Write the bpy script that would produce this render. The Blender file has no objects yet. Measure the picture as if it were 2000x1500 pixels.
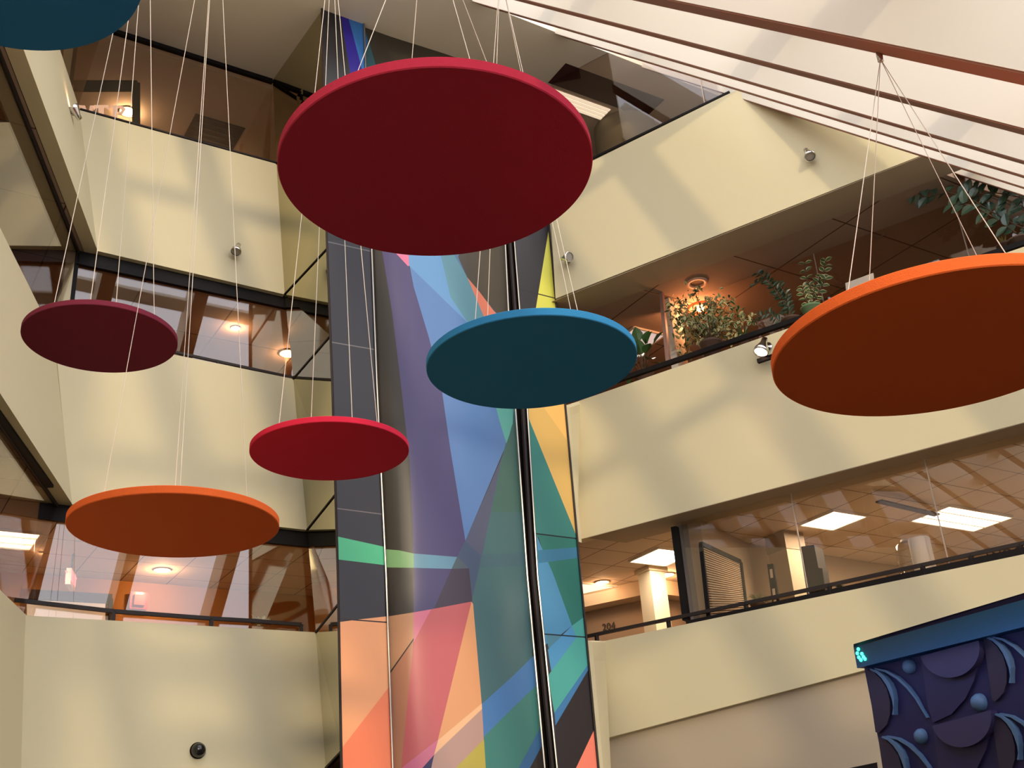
import bpy, bmesh, math, random
from mathutils import Vector, Matrix
from mathutils.geometry import delaunay_2d_cdt
C = bpy.context.scene.collection
random.seed(7)
# ------------------------------------------------------------------ camera
DU = 12.2            # one building unit (distance eye - back wall) in metres
EYE = 1.6
F = 2187.0
PITCH, ROLL = math.radians(25.02), math.radians(-4.12)
fwd = Vector((0, math.cos(PITCH), math.sin(PITCH)))
up0 = Vector((0, -math.sin(PITCH), math.cos(PITCH)))
r0 = Vector((1, 0, 0))
cr, sr = math.cos(ROLL), math.sin(ROLL)
RR = r0 * cr + up0 * sr
UU = up0 * cr - r0 * sr
cam = bpy.data.cameras.new('camera')
cam.sensor_width = 36.0
cam.lens = F / 2000 * 36
cam.clip_end = 500
co = bpy.data.objects.new('camera', cam)
C.objects.link(co)
m = Matrix((RR, UU, -fwd)).transposed().to_4x4()
m.translation = Vector((0, 0, EYE))
co.matrix_world = m
bpy.context.scene.camera = co

# ------------------------------------------------------------------ plan directions
a33 = math.radians(33)
ES = Vector((math.cos(a33), math.sin(a33), 0))          # along the back wall
EN = Vector((-ES.y, ES.x, 0))                           # towards the back wall
ab = math.radians(33.3)
NB = Vector((math.sin(ab), math.cos(ab), 0))            # towards the right hand wall
EB = Vector((NB.y, -NB.x, 0))
ac = math.radians(66.5)
CD = ES * math.cos(ac) + EN * math.sin(ac)              # along the left wall
NC = ES * math.sin(ac) - EN * math.cos(ac)
UP = Vector((0, 0, 1))
TOPS = [.7755, .5116, .249]
BOTS = [.612, .350, .0865]
CEIL = .920
DB = [.947, .995, 1.010]
SL = 1.067                                             # slope of the glazed roof


def ray(x, y):
    return fwd + RR * ((x - 1000) / F) + UU * ((750 - y) / F)


def hit(x, y, N, c):
    d = ray(x, y)
    return d * (c / d.dot(N))


def A(x, y, n=1.0): return hit(x, y, EN, n)
def B(x, y, d): return hit(x, y, NB, d)
def Z(x, y, z): return hit(x, y, UP, z)
def P3(s, n, z): return ES * s + EN * n + UP * z
def W(p): return p * DU + Vector((0, 0, EYE))


# ------------------------------------------------------------------ materials
def lin(c):
    return tuple((v / 255 / 12.92) if v <= 10.31 else ((v / 255 + .055) / 1.055) ** 2.4 for v in c)


MATS = {}


def mat(name, col, rough=.6, metal=0, bump=0, bscale=60, spec=.3, emit=None, estr=0, var=0, sheen=0, coat=0):
    if name in MATS: return MATS[name]
    m = bpy.data.materials.new(name); m.use_nodes = True
    nt = m.node_tree; b = nt.nodes['Principled BSDF']
    b.inputs['Base Color'].default_value = (*col, 1)
    b.inputs['Roughness'].default_value = rough
    b.inputs['Metallic'].default_value = metal
    b.inputs['Specular IOR Level'].default_value = spec
    if sheen: b.inputs['Sheen Weight'].default_value = sheen
    if coat:
        b.inputs['Coat Weight'].default_value = coat
        b.inputs['Coat Roughness'].default_value = .12
    if emit:
        b.inputs['Emission Color'].default_value = (*emit, 1)
        b.inputs['Emission Strength'].default_value = estr
    if bump or var:
        tc = nt.nodes.new('ShaderNodeTexCoord')
        no = nt.nodes.new('ShaderNodeTexNoise'); no.inputs['Scale'].default_value = bscale
        no.inputs['Detail'].default_value = 4
        nt.links.new(tc.outputs['Object'], no.inputs['Vector'])
        if bump:
            bp = nt.nodes.new('ShaderNodeBump'); bp.inputs['Strength'].default_value = bump
            bp.inputs['Distance'].default_value = .01
            nt.links.new(no.outputs['Fac'], bp.inputs['Height'])
            nt.links.new(bp.outputs['Normal'], b.inputs['Normal'])
        if var:
            n2 = nt.nodes.new('ShaderNodeTexNoise'); n2.inputs['Scale'].default_value = 1.3
            nt.links.new(tc.outputs['Object'], n2.inputs['Vector'])
            mx = nt.nodes.new('ShaderNodeMixRGB'); mx.inputs[1].default_value = (*[v * (1 - var) for v in col], 1)
            mx.inputs[2].default_value = (*[min(1, v * (1 + var)) for v in col], 1)
            nt.links.new(n2.outputs['Fac'], mx.inputs[0]); nt.links.new(mx.outputs[0], b.inputs['Base Color'])
    MATS[name] = m
    return m


def glass_mat(name, ior, tint, gloss=(1, 1, 1)):
    m = bpy.data.materials.new(name); m.use_nodes = True
    nt = m.node_tree; nt.nodes.clear()
    o = nt.nodes.new('ShaderNodeOutputMaterial')
    mix = nt.nodes.new('ShaderNodeMixShader')
    # Schlick reflectance from both sides of the pane
    f0 = ((ior - 1) / (ior + 1)) ** 2
    ge = nt.nodes.new('ShaderNodeNewGeometry')
    dt = nt.nodes.new('ShaderNodeVectorMath'); dt.operation = 'DOT_PRODUCT'
    nt.links.new(ge.outputs['Normal'], dt.inputs[0]); nt.links.new(ge.outputs['Incoming'], dt.inputs[1])
    def mth(op, a, b=None):
        n = nt.nodes.new('ShaderNodeMath'); n.operation = op
        for i, v in enumerate((a, b)):
            if v is None: continue
            if isinstance(v, (int, float)): n.inputs[i].default_value = v
            else: nt.links.new(v, n.inputs[i])
        return n.outputs[0]
    ab_ = mth('ABSOLUTE', dt.outputs['Value'])
    pw = mth('POWER', mth('SUBTRACT', 1.0, ab_), 5.0)
    fr_out = mth('ADD', mth('MULTIPLY', pw, 1 - f0), f0)
    t = nt.nodes.new('ShaderNodeBsdfTransparent'); t.inputs[0].default_value = (*tint, 1)
    g = nt.nodes.new('ShaderNodeBsdfGlossy'); g.inputs[0].default_value = (*gloss, 1)
    g.inputs['Roughness'].default_value = 0.0
    nt.links.new(fr_out, mix.inputs[0]); nt.links.new(t.outputs[0], mix.inputs[1])
    nt.links.new(g.outputs[0], mix.inputs[2]); nt.links.new(mix.outputs[0], o.inputs[0])
    MATS[name] = m
    return m


def grid_mat(name, col, line, step, off, rough=.8, w=.012, ang=a33):
    """ceiling tiles: thin dark joints every `step` metres, in plan directions of the building"""
    m = bpy.data.materials.new(name); m.use_nodes = True
    nt = m.node_tree; b = nt.nodes['Principled BSDF']; b.inputs['Roughness'].default_value = rough
    b.inputs['Specular IOR Level'].default_value = .1
    g = nt.nodes.new('ShaderNodeNewGeometry')
    mp = nt.nodes.new('ShaderNodeMapping'); mp.vector_type = 'TEXTURE'
    mp.inputs['Rotation'].default_value = (0, 0, ang)
    nt.links.new(g.outputs['Position'], mp.inputs['Vector'])
    sep = nt.nodes.new('ShaderNodeSeparateXYZ'); nt.links.new(mp.outputs[0], sep.inputs[0])
    outs = []
    for i in (0, 1):
        a = nt.nodes.new('ShaderNodeMath'); a.operation = 'SUBTRACT'; a.inputs[1].default_value = off[i] - 100 * step[i]
        nt.links.new(sep.outputs[i], a.inputs[0])
        q = nt.nodes.new('ShaderNodeMath'); q.operation = 'MODULO'; q.inputs[1].default_value = step[i]
        nt.links.new(a.outputs[0], q.inputs[0])
        l = nt.nodes.new('ShaderNodeMath'); l.operation = 'LESS_THAN'; l.inputs[1].default_value = w
        nt.links.new(q.outputs[0], l.inputs[0]); outs.append(l)
    mx = nt.nodes.new('ShaderNodeMath'); mx.operation = 'MAXIMUM'
    nt.links.new(outs[0].outputs[0], mx.inputs[0]); nt.links.new(outs[1].outputs[0], mx.inputs[1])
    c = nt.nodes.new('ShaderNodeMixRGB'); c.inputs[1].default_value = (*col, 1); c.inputs[2].default_value = (*line, 1)
    nt.links.new(mx.outputs[0], c.inputs[0]); nt.links.new(c.outputs[0], b.inputs['Base Color'])
    no = nt.nodes.new('ShaderNodeTexNoise'); no.inputs['Scale'].default_value = 40
    bp = nt.nodes.new('ShaderNodeBump'); bp.inputs['Strength'].default_value = .15; bp.inputs['Distance'].default_value = .01
    nt.links.new(no.outputs['Fac'], bp.inputs['Height']); nt.links.new(bp.outputs['Normal'], b.inputs['Normal'])
    MATS[name] = m
    return m


PAINT = mat('cream_paint', (.72, .64, .41), .75, bump=.06, bscale=90, spec=.15)
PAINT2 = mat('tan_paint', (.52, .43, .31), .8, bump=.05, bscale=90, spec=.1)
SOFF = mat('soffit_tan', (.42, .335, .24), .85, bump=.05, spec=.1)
CEILM = mat('ceiling_plaster', (.90, .81, .67), .85, bump=.05, bscale=50, spec=.1)
BEAM = mat('beam_white', (.84, .78, .66), .7, bump=.03, spec=.2)
BSOF = mat('beam_soffit_brown', (.42, .20, .14), .7, spec=.2)
BLACK = mat('black_metal', (.010, .008, .008), .6, spec=.15)
DARKM = mat('dark_bronze_metal', (.028, .020, .018), .55, metal=0, spec=.25)
CHROME = mat('chrome', (.75, .75, .74), .18, metal=1)
STEEL = mat('brushed_steel', (.40, .38, .34), .3, metal=.9)
WIRE = mat('steel_wire', (.80, .70, .56), .4, metal=.2)
FLOORM = mat('dark_floor', (.034, .028, .024), .6, spec=.2)
ORANGEW = mat('orange_wall_paint', (.48, .23, .075), .8, bump=.04, spec=.1)
BROWNW = mat('brown_wall_paint', (.30, .18, .10), .8, bump=.04, spec=.1)
ROOMW = mat('room_wall_paint', (.50, .38, .26), .8, bump=.04, spec=.1)
GLASS = glass_mat('window_glass', 1.75, (.93, .90, .86))
GLASSB = glass_mat('window_glass_dark', 1.62, (.90, .86, .82))
GLASSR = glass_mat('window_glass_reflective', 2.3, (.85, .80, .74))
MIRROR = mat('bronze_mirror', (.50, .46, .29), .04, metal=1)
TILE3 = grid_mat('ceiling_tile_lower', (.62, .48, .35), (.10, .05, .03), (.05 * DU, .05 * DU), (.024 * DU, .007 * DU))
TILE2 = grid_mat('ceiling_tile_upper', (.40, .29, .22), (.12, .07, .05), (.1 * DU, .1 * DU), (.03 * DU, .03 * DU), w=.02)
EMW = mat('diffuser_warm', (.9, .85, .75), .5, emit=(1, .80, .58), estr=9)
EMD = mat('downlight_glow', (.9, .85, .75), .5, emit=(1, .62, .35), estr=30)
EML = mat('louver_glow', (.9, .85, .75), .5, emit=(1, .86, .68), estr=1.1)


# ------------------------------------------------------------------ mesh building
ORG = {}


class MB:
    def __init__(s): s.v = []; s.f = []; s.mi = []; s.mats = []; s.cur = 0; s.smooth = []; s.sm = False

    def mat(s, m):
        if m not in s.mats: s.mats.append(m)
        s.cur = s.mats.index(m); return s

    def add(s, vs, fs):
        b = len(s.v); s.v += [Vector(v) for v in vs]
        for f in fs: s.f.append([b + i for i in f]); s.mi.append(s.cur); s.smooth.append(s.sm)
        return s

    # all coordinates in metres (world)
    def prism(s, pts, off, cap=True):
        n = len(pts); vs = list(pts) + [p + off for p in pts]
        fs = [[(i + 1) % n, i, n + i, n + (i + 1) % n] for i in range(n)]
        if cap: fs += [list(range(n)), list(range(2 * n - 1, n - 1, -1))]
        return s.add(vs, fs)

    def box(s, c, ax, ay, az):
        """centre and three half axes"""
        vs = [c + ax * i + ay * j + az * k for i in (-1, 1) for j in (-1, 1) for k in (-1, 1)]
        return s.add(vs, [(0, 1, 3, 2), (4, 6, 7, 5), (0, 4, 5, 1), (2, 3, 7, 6), (0, 2, 6, 4), (1, 5, 7, 3)])

    def bar(s, a, b, w, h, u=None):
        d = (b - a); L = d.length; d = d / L
        u = u or UP
        x = d.cross(u)
        if x.length < 1e-4: x = d.cross(Vector((1, 0, 0)))
        x.normalize(); y = x.cross(d)
        return s.box((a + b) / 2, d * L / 2, x * w / 2, y * h / 2)

    def tube(s, pts, rad, n=8, cap=True):
        rad = rad if isinstance(rad, (list, tuple)) else [rad] * len(pts)
        vs = []; fs = []
        px = None
        for i, p in enumerate(pts):
            d = (pts[min(i + 1, len(pts) - 1)] - pts[max(i - 1, 0)]).normalized()
            if px is None:
                px = d.cross(UP)
                if px.length < 1e-3: px = d.cross(Vector((1, 0, 0)))
            px = (px - d * px.dot(d)).normalized(); py = d.cross(px)
            for k in range(n):
                a = 2 * math.pi * k / n
                vs.append(p + (px * math.cos(a) + py * math.sin(a)) * rad[i])
        for i in range(len(pts) - 1):
            for k in range(n):
                fs.append([i * n + k, i * n + (k + 1) % n, (i + 1) * n + (k + 1) % n, (i + 1) * n + k])
        if cap: fs += [list(range(n - 1, -1, -1)), [(len(pts) - 1) * n + k for k in range(n)]]
        return s.add(vs, fs)

    def lathe(s, c, ax, prof, n=32):
        """profile of (radius, height) along axis ax from c"""
        ax = ax.normalized(); px = ax.cross(UP)
        if px.length < 1e-3: px = Vector((1, 0, 0))
        px.normalize(); py = ax.cross(px)
        vs = []; fs = []
        for r, h in prof:
            for k in range(n):
                a = 2 * math.pi * k / n
                vs.append(c + ax * h + (px * math.cos(a) + py * math.sin(a)) * max(r, 1e-5))
        for i in range(len(prof) - 1):
            for k in range(n):
                fs.append([i * n + k, i * n + (k + 1) % n, (i + 1) * n + (k + 1) % n, (i + 1) * n + k])
        return s.add(vs, fs)

    def build(s, name, parent=None, m=None, org=None, **tags):
        if m is not None: s.mats = [m]; s.mi = [0] * len(s.f)
        if parent is not None: o0 = ORG[parent.name]
        elif org is not None: o0 = org
        else:
            xs = [v.x for v in s.v]; ys = [v.y for v in s.v]; zs = [v.z for v in s.v]
            o0 = Vector(((min(xs) + max(xs)) / 2, (min(ys) + max(ys)) / 2, min(zs)))
        me = bpy.data.meshes.new(name)
        me.from_pydata([v - o0 for v in s.v], [], s.f)
        for mm in s.mats: me.materials.append(mm)
        for p, i, sm in zip(me.polygons, s.mi, s.smooth): p.material_index = i; p.use_smooth = sm
        bm = bmesh.new(); bm.from_mesh(me)
        bmesh.ops.recalc_face_normals(bm, faces=bm.faces); bm.to_mesh(me); bm.free()
        o = bpy.data.objects.new(name, me); C.objects.link(o)
        if parent is not None: o.parent = parent
        else: o.location = o0
        ORG[o.name] = o0
        tagit(o, **tags)
        return o


def tagit(o, label=None, cat=None, group=None, kind=None):
    if label: o['label'] = label
    if cat: o['category'] = cat
    if group: o['group'] = group
    if kind: o['kind'] = kind


def thing(name, loc, label, cat, group=None):
    o = bpy.data.objects.new(name, None); C.objects.link(o); o.location = loc
    o.empty_display_size = .1
    ORG[o.name] = Vector(loc); tagit(o, label, cat, group)
    return o


def slab(name, pts, off, m, parent=None, **tags):
    """pts in building units, off in metres"""
    return MB().mat(m).prism([W(p) for p in pts], off).build(name, parent, **tags)


ST = dict(kind='structure')
# ------------------------------------------------------------------ shell: floor, ceilings, outer walls
FZ = -EYE / DU
slab('floor', [P3(-5, -5, FZ), P3(5, -5, FZ), P3(5, 4, FZ), P3(-5, 4, FZ)], Vector((0, 0, -.3)), FLOORM, **ST)
# upper ceiling beyond the edge of the glazed roof
slab('ceiling', [P3(-1.2, .805, CEIL), P3(2.0, .805, CEIL), P3(2.0, 1.5, CEIL), P3(-1.2, 1.5, CEIL)], Vector((0, 0, .5)), CEILM, **ST)


def cline(s0, t, off=0):      # point of the left wall, t along it from the back wall, in (s, n)
    return (s0 - math.cos(ac) * t - off * math.sin(ac), 1 - math.sin(ac) * t + off * math.cos(ac))


def bpt(n, d): return ((d - .402 * n) / .9157, n)


for k in (0, 1):
    z = BOTS[k]; d = DB[k]
    nlim = (z - .059 + .05) / SL
    ns = max(nlim - .04, -.1)
    poly = [cline(.1745, 1.0, .014), cline(.1745, -.008, .014), ((.380, .404)[k], 1.008), ((.392, .404)[k], .93), (.645, .93), bpt(.93 if k else .89, d + .008), bpt(ns, d + .008),
            (1.9, ns), (1.9, 1.45), (-1.1, 1.45), (-1.1, cline(.1745, 1.0)[1])]
    MB().mat(TILE3 if k else TILE2).prism([W(P3(s, n, z + .0004)) for s, n in poly], Vector((0, 0, .45))).build('ceiling', **ST)

fl = mat('bounce_carpet', (.50, .42, .32), .9, bump=.05)  # unseen pale floor, added to bounce light up to the tiled ceiling
slab('floor', [P3(-.6, 1.03, .16), P3(.66, 1.03, .16), P3(*bpt(.93, 1.06), .16), P3(*bpt(.1, 1.06), .16), P3(1.9, .1, .16), P3(1.9, 1.45, .16), P3(-.6, 1.45, .16)], Vector((0, 0, -.2)), fl, **ST)
# unseen outer walls and roofs, added to keep sky light out of the corridors
slab('blocking_wall_north', [P3(-1.2, 1.5, FZ), P3(2, 1.5, FZ), P3(2, 1.5, 1.0), P3(-1.2, 1.5, 1.0)], EN * .3, BROWNW, **ST)
slab('blocking_wall_west', [P3(-1.2, -.2, FZ), P3(-1.2, 1.5, FZ), P3(-1.2, 1.5, 1.0), P3(-1.2, .78, 1.0), P3(-1.2, -.2, .0)], ES * -.3, BROWNW, **ST)
slab('blocking_wall_east', [P3(2, -.2, FZ), P3(2, 1.5, FZ), P3(2, 1.5, 1.0), P3(2, .78, 1.0), P3(2, -.2, .0)], ES * .3, BROWNW, **ST)
RZ = lambda n: .059 + SL * n + .066
slab('blocking_roof', [P3(.765, .83, RZ(.83)), P3(1.2, -.2, RZ(-.2)), P3(2.0, -.2, RZ(-.2)), P3(2.0, .83, RZ(.83))], Vector((0, 0, .3)), CEILM, **ST)  # unseen roof over the side rooms, added to shut out sky light
slab('blocking_roof', [P3(.04, .83, RZ(.83)), P3(-.40, -.2, RZ(-.2)), P3(-1.2, -.2, RZ(-.2)), P3(-1.2, .83, RZ(.83))], Vector((0, 0, .3)), CEILM, **ST)

# ------------------------------------------------------------------ glazed roof: beams and purlins
BS = [-.48, -.36, -.24, -.115, .007, .120, .2415, .3635, .507, .618, .745, .868, .99, 1.11]
BW = .019
BH = .046
NRM = (EN * -SL + UP).normalized()
ordl = {5: 'nearest the camera, passing above the top edge of the picture', 6: 'uppermost one in view with the widest brown underside',
        7: 'second from the top with a narrower brown underside', 8: 'third from the top, ending at the grey ceiling edge',
        9: 'fourth from the top with a thin dark underside line', 10: 'lowest one, running along the right balcony wall'}
for i, s in enumerate(BS):
    w = BW
    n0, n1 = 0.0, .83
    b0, b1 = P3(s, n0, .059 + SL * n0), P3(s, n1, .059 + SL * n1)
    q = MB().mat(BEAM)
    pts = [b0, b1, b1 + NRM * BH, b0 + NRM * BH]
    q.prism([W(p) for p in pts], ES * w * DU)
    q.mat(BSOF).prism([W(b0 + ES * .0006 - NRM * .0006), W(b1 + ES * .0006 - NRM * .0006), W(b1 + ES * .0006), W(b0 + ES * .0006)], ES * (w - .0012) * DU)
    q.build('skylight_beam', label='long sloping cream skylight beam, ' + ordl.get(i, 'one of those beyond the picture'),
            cat='beam', group='sloping skylight beams')
PUR = [.15, .285, .425, .655]
for i, n in enumerate(PUR):
    c = .059 + SL * n
    a = P3(-.5, n, c) + NRM * (BH - .010); b = P3(1.13, n, c) + NRM * (BH - .010)
    MB().mat(BEAM).prism([W(a), W(b), W(b + NRM * .016), W(a + NRM * .016)], (EN + UP * SL).normalized() * .017 * DU).build(
        'skylight_purlin', label='cream cross bar lying over the sloping skylight beams', cat='beam', group='skylight cross bars')

slab('blocking_wall_south', [P3(-1.2, -.32, FZ), P3(2.0, -.32, FZ), P3(2.0, -.32, .05), P3(-1.2, -.32, .05)], EN * -.2, PAINT2, **ST)  # unseen low wall behind the camera, added to limit low sky light
MB().mat(BEAM).bar(W(P3(-.52, -.01, .058)), W(P3(1.16, -.01, .058)), .15, .22).build('trim_20', **ST)
for s_ in (-.5, 1.14):
    MB().mat(BEAM).bar(W(P3(s_, -.01, FZ)), W(P3(s_, -.01, .05)), .2, .2, u=EN).build('trim_21', **ST)
# ------------------------------------------------------------------ parapets
TH = EN * .16
# back wall (three storeys)
AT = [[(155, 215), (540, 320), (556, 575), (190, 490)],
      [(105, 645), (573, 740), (600, 1035), (140, 985)]]
for q4 in AT:
    slab('wall_back', [A(*p) for p in q4], TH, PAINT, **ST)
slab('wall_back', [A(50, 1202), A(617, 1235), P3(.445, 1, FZ), P3(.178, 1, FZ)], TH, PAINT, **ST)


# left wall: top edge through s_t, bottom edge through s_b
def CP(s0, t, z): s, n = cline(s0, t); return P3(s, n, z)


LT, LB = [.1418, .1435, .148], [.1745, .1755, .180]
for k in range(3):
    zb = BOTS[k] if k < 2 else FZ
    slab('wall_left', [CP(LT[k], -.004, TOPS[k]), CP(LT[k], 1.1, TOPS[k]), CP(LB[k], 1.1, zb), CP(LB[k], -.004, zb)], NC * -.16, PAINT, **ST)
# soffit returns behind the left parapets sit in the ceiling slabs; a linear slot is cut in the middle one
g0 = Z(95, 948, .3498); g1 = Z(-60, 733, .3498)
MB().mat(BLACK).bar(W(g0 - UP * .001), W(g1 - UP * .001), .10, .03).build('slot_diffuser', label='long black slot diffuser in the brown soffit at the left edge',
        cat='vent')

# right wall
def clipx(c, d):   # where the sloping roof meets the right wall at height z
    n = (c - .059 - .055) / SL
    return P3(bpt(n, d)[0], n, c)


slab('wall_right', [B(1072, 356, DB[0]), B(1415, 187, DB[0]), clipx(TOPS[0], DB[0]), clipx(BOTS[0], DB[0]), B(1085, 583, DB[0])], NB * .16, PAINT, **ST)
slab('wall_right', [B(1131, 783, DB[1]), B(1970, 492, DB[1]), clipx(TOPS[1], DB[1]), clipx(BOTS[1], DB[1]), B(1127, 1055, DB[1])], NB * .16, PAINT, **ST)
e3 = clipx(TOPS[2] * DB[2] / 1.037, DB[2]); e3b = e3.copy(); e3b.z = .225
slab('wall_right', [B(1180, 1252, DB[2]), B(1795, 1125, DB[2]), e3, e3b, B(1688, 1309, DB[2]), B(1172, 1445, DB[2])], NB * .16, PAINT, **ST)
# darker wall below the lowest right parapet, set back a little
lw = [B(1167, 1440, 1.016), B(1688, 1304, 1.016)]
p0 = lw[0]; p1 = lw[1]; ex = p1 + (p1 - p0) * 1.6
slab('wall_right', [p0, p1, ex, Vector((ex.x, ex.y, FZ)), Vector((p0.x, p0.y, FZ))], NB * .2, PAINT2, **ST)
# small cream returns between tower and right wall
TE = [(1045, 190), (1072, 440), (1086, 590), (1104, 790), (1134, 1125), (1148, 1251), (1169, 1500)]
slab('wall_right', [A(1062, 352, .897), B(1074, 353, .949), B(1084, 430, .949), B(1085, 583, .949), A(1085, 585, .897)], NB * .1, PAINT, **ST)
slab('wall_right', [A(1104, 792, .897), B(1132, 783, .997), B(1122, 967, .997), B(1127, 1055, .997), A(1128, 1057, .897)], NB * .1, PAINT, **ST)
slab('wall_right', [A(1148, 1251, .897), B(1181, 1252, 1.012), B(1173, 1445, 1.012), P3(.682, .97, FZ), P3(.647, .897, FZ)], NB * .1, PAINT, **ST)
# landing link floors behind those returns are part of the ceiling slabs

# plain soffit strips under the overhanging right parapets
for k in (0, 1):
    d0 = DB[k] + .0005; z = BOTS[k] - .0008; nl = (z - .059 - .05) / SL
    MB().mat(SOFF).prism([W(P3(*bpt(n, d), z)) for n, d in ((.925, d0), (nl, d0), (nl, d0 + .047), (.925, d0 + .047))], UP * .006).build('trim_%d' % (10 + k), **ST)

# ------------------------------------------------------------------ tower with the mural
def pip(p, poly):
    x, y = p; c = False; n = len(poly)
    for i in range(n):
        x1, y1 = poly[i]; x2, y2 = poly[(i + 1) % n]
        if (y1 > y) != (y2 > y) and x < (x2 - x1) * (y - y1) / (y2 - y1) + x1: c = not c
    return c


def mcol(c):
    l = [min(.95, v / (1.1 if max(c) < 150 else .92)) for v in lin(c)]
    return mat('mural_%02x%02x%02x' % c, l, .33, spec=.35)


def mural(name, outline, polys, surf, parent, vlines=(), back=.3, base=(62, 58, 62), seams=()):
    vs = []; es = []
    def addpoly(pl, close=True):
        b = len(vs); vs.extend(Vector(p) for p in pl)
        for i in range(len(pl) - (0 if close else 1)): es.append((b + i, b + (i + 1) % len(pl)))
    addpoly(outline)
    allp = [(pl, c) for pl, c in polys]
    for (a, b, w, c) in seams:
        a = Vector(a); b = Vector(b); d = (b - a).normalized(); nn = Vector((-d.y, d.x)) * w / 2
        allp.append(([tuple(a + nn), tuple(b + nn), tuple(b - nn), tuple(a - nn)], c))
    for pl, c in allp: addpoly(pl)
    for pl in vlines: addpoly(pl, False)
    ov, oe, of, *_ = delaunay_2d_cdt(vs, es, [], 0, 1e-3)
    q = MB()
    keep = {}
    for f in of:
        cx = sum(ov[i].x for i in f) / 3; cy = sum(ov[i].y for i in f) / 3
        if not pip((cx, cy), outline): continue
        c = base
        for pl, cc in allp:
            if pip((cx, cy), pl): c = cc
        q.mat(mcol(c))
        vv = []
        for i in f:
            if i not in keep: keep[i] = len(q.v); q.v.append(W(surf(ov[i].x, ov[i].y)))
            vv.append(keep[i])
        q.f.append(vv); q.mi.append(q.cur); q.smooth.append(len(vlines) > 0)
    # thickness rim
    b0 = len(q.v)
    n = len(outline); q.mat(BLACK)
    fr = [W(surf(*p)) for p in outline]; bk = [p + EN * back for p in fr]
    q.add(fr + bk, [[i, (i + 1) % n, n + (i + 1) % n, n + i] for i in range(n)] + [list(range(n, 2 * n))])
    return q.build(name, parent)


def lx(line, y):
    for (x1, y1), (x2, y2) in zip(line, line[1:]):
        if y <= y2: return x1 + (x2 - x1) * (y - y1) / (y2 - y1)
    (x1, y1), (x2, y2) = line[-2:]
    return x1 + (x2 - x1) * (y - y1) / (y2 - y1)


E1 = [(627, -40), (628, -20), (632, 160), (638, 460), (649, 750), (660, 1125), (667, 1500), (669, 1570)]
E2 = [(708, -40), (710, 16), (718, 250), (726, 490), (736, 750), (754, 1125), (767, 1500), (770, 1570)]
E3 = [(972, 90), (975, 140), (987, 480), (993, 605), (1007, 800), (1030, 1125), (1064, 1500), (1070, 1570)]
E4 = [(987, 96), (990, 146), (1005, 475), (1030, 800), (1050, 1125), (1088, 1500), (1095, 1570)]
E5 = [(1041, 120), (1045, 172), (1072, 440), (1086, 590), (1104, 790), (1134, 1125), (1169, 1500), (1176, 1570)]
TN = .895
tw = thing('mural_tower', W(P3(.51, .94, FZ)), 'tall square tower covered with colourful angular mural between the two cream balcony walls', 'tower')
G = (70, 68, 74); GD = (60, 56, 58); OL = (66, 60, 50)
mural('side_panel', E1 + E2[::-1], [
    ([(600, -50), (656, -50), (662, 20), (684, 150), (700, 300), (726, 470), (600, 470)], (42, 40, 40)),
    ([(654, -40), (668, -20), (673, 8), (690, 70), (707, 135), (760, 300), (700, 300), (684, 140), (664, 20)], (45, 32, 140)),
    ([(668, -20), (673, 8), (690, 70), (707, 135), (770, 300), (800, 20), (720, -20)], (48, 105, 165)),
    ([(655, 1047), (760, 1070), (762, 1105), (655, 1092)], (78, 180, 130)),
    ([(655, 1216), (700, 1210), (762, 1203), (775, 1600), (655, 1600)], (255, 165, 112)),
    ([(667, 1462), (765, 1335), (775, 1600), (665, 1600)], (250, 128, 84)),
], lambda x, y: A(x, y, TN), tw, base=(50, 49, 54), back=.03,
    seams=[((640, 667), (740, 684), 2, (120, 116, 112)), ((650, 992), (752, 1005), 2, (120, 112, 108)), ((655, 1208), (762, 1216), 2.5, (50, 30, 26)),
           ((630, 470), (730, 492), 2, (110, 108, 108))])
edge2 = lambda y: lx(E2, y)
edge3 = lambda y: lx(E3, y)


def csurf(x, y):
    a, b = edge2(y), edge3(y); u = max(0, min(1, (x - a) / (b - a)))
    return A(x, y, TN + .004 - .022 * max(0, min(1, (y - 90) / 160)) * (1 - abs(2 * u - 1) ** 2.2))


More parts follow.
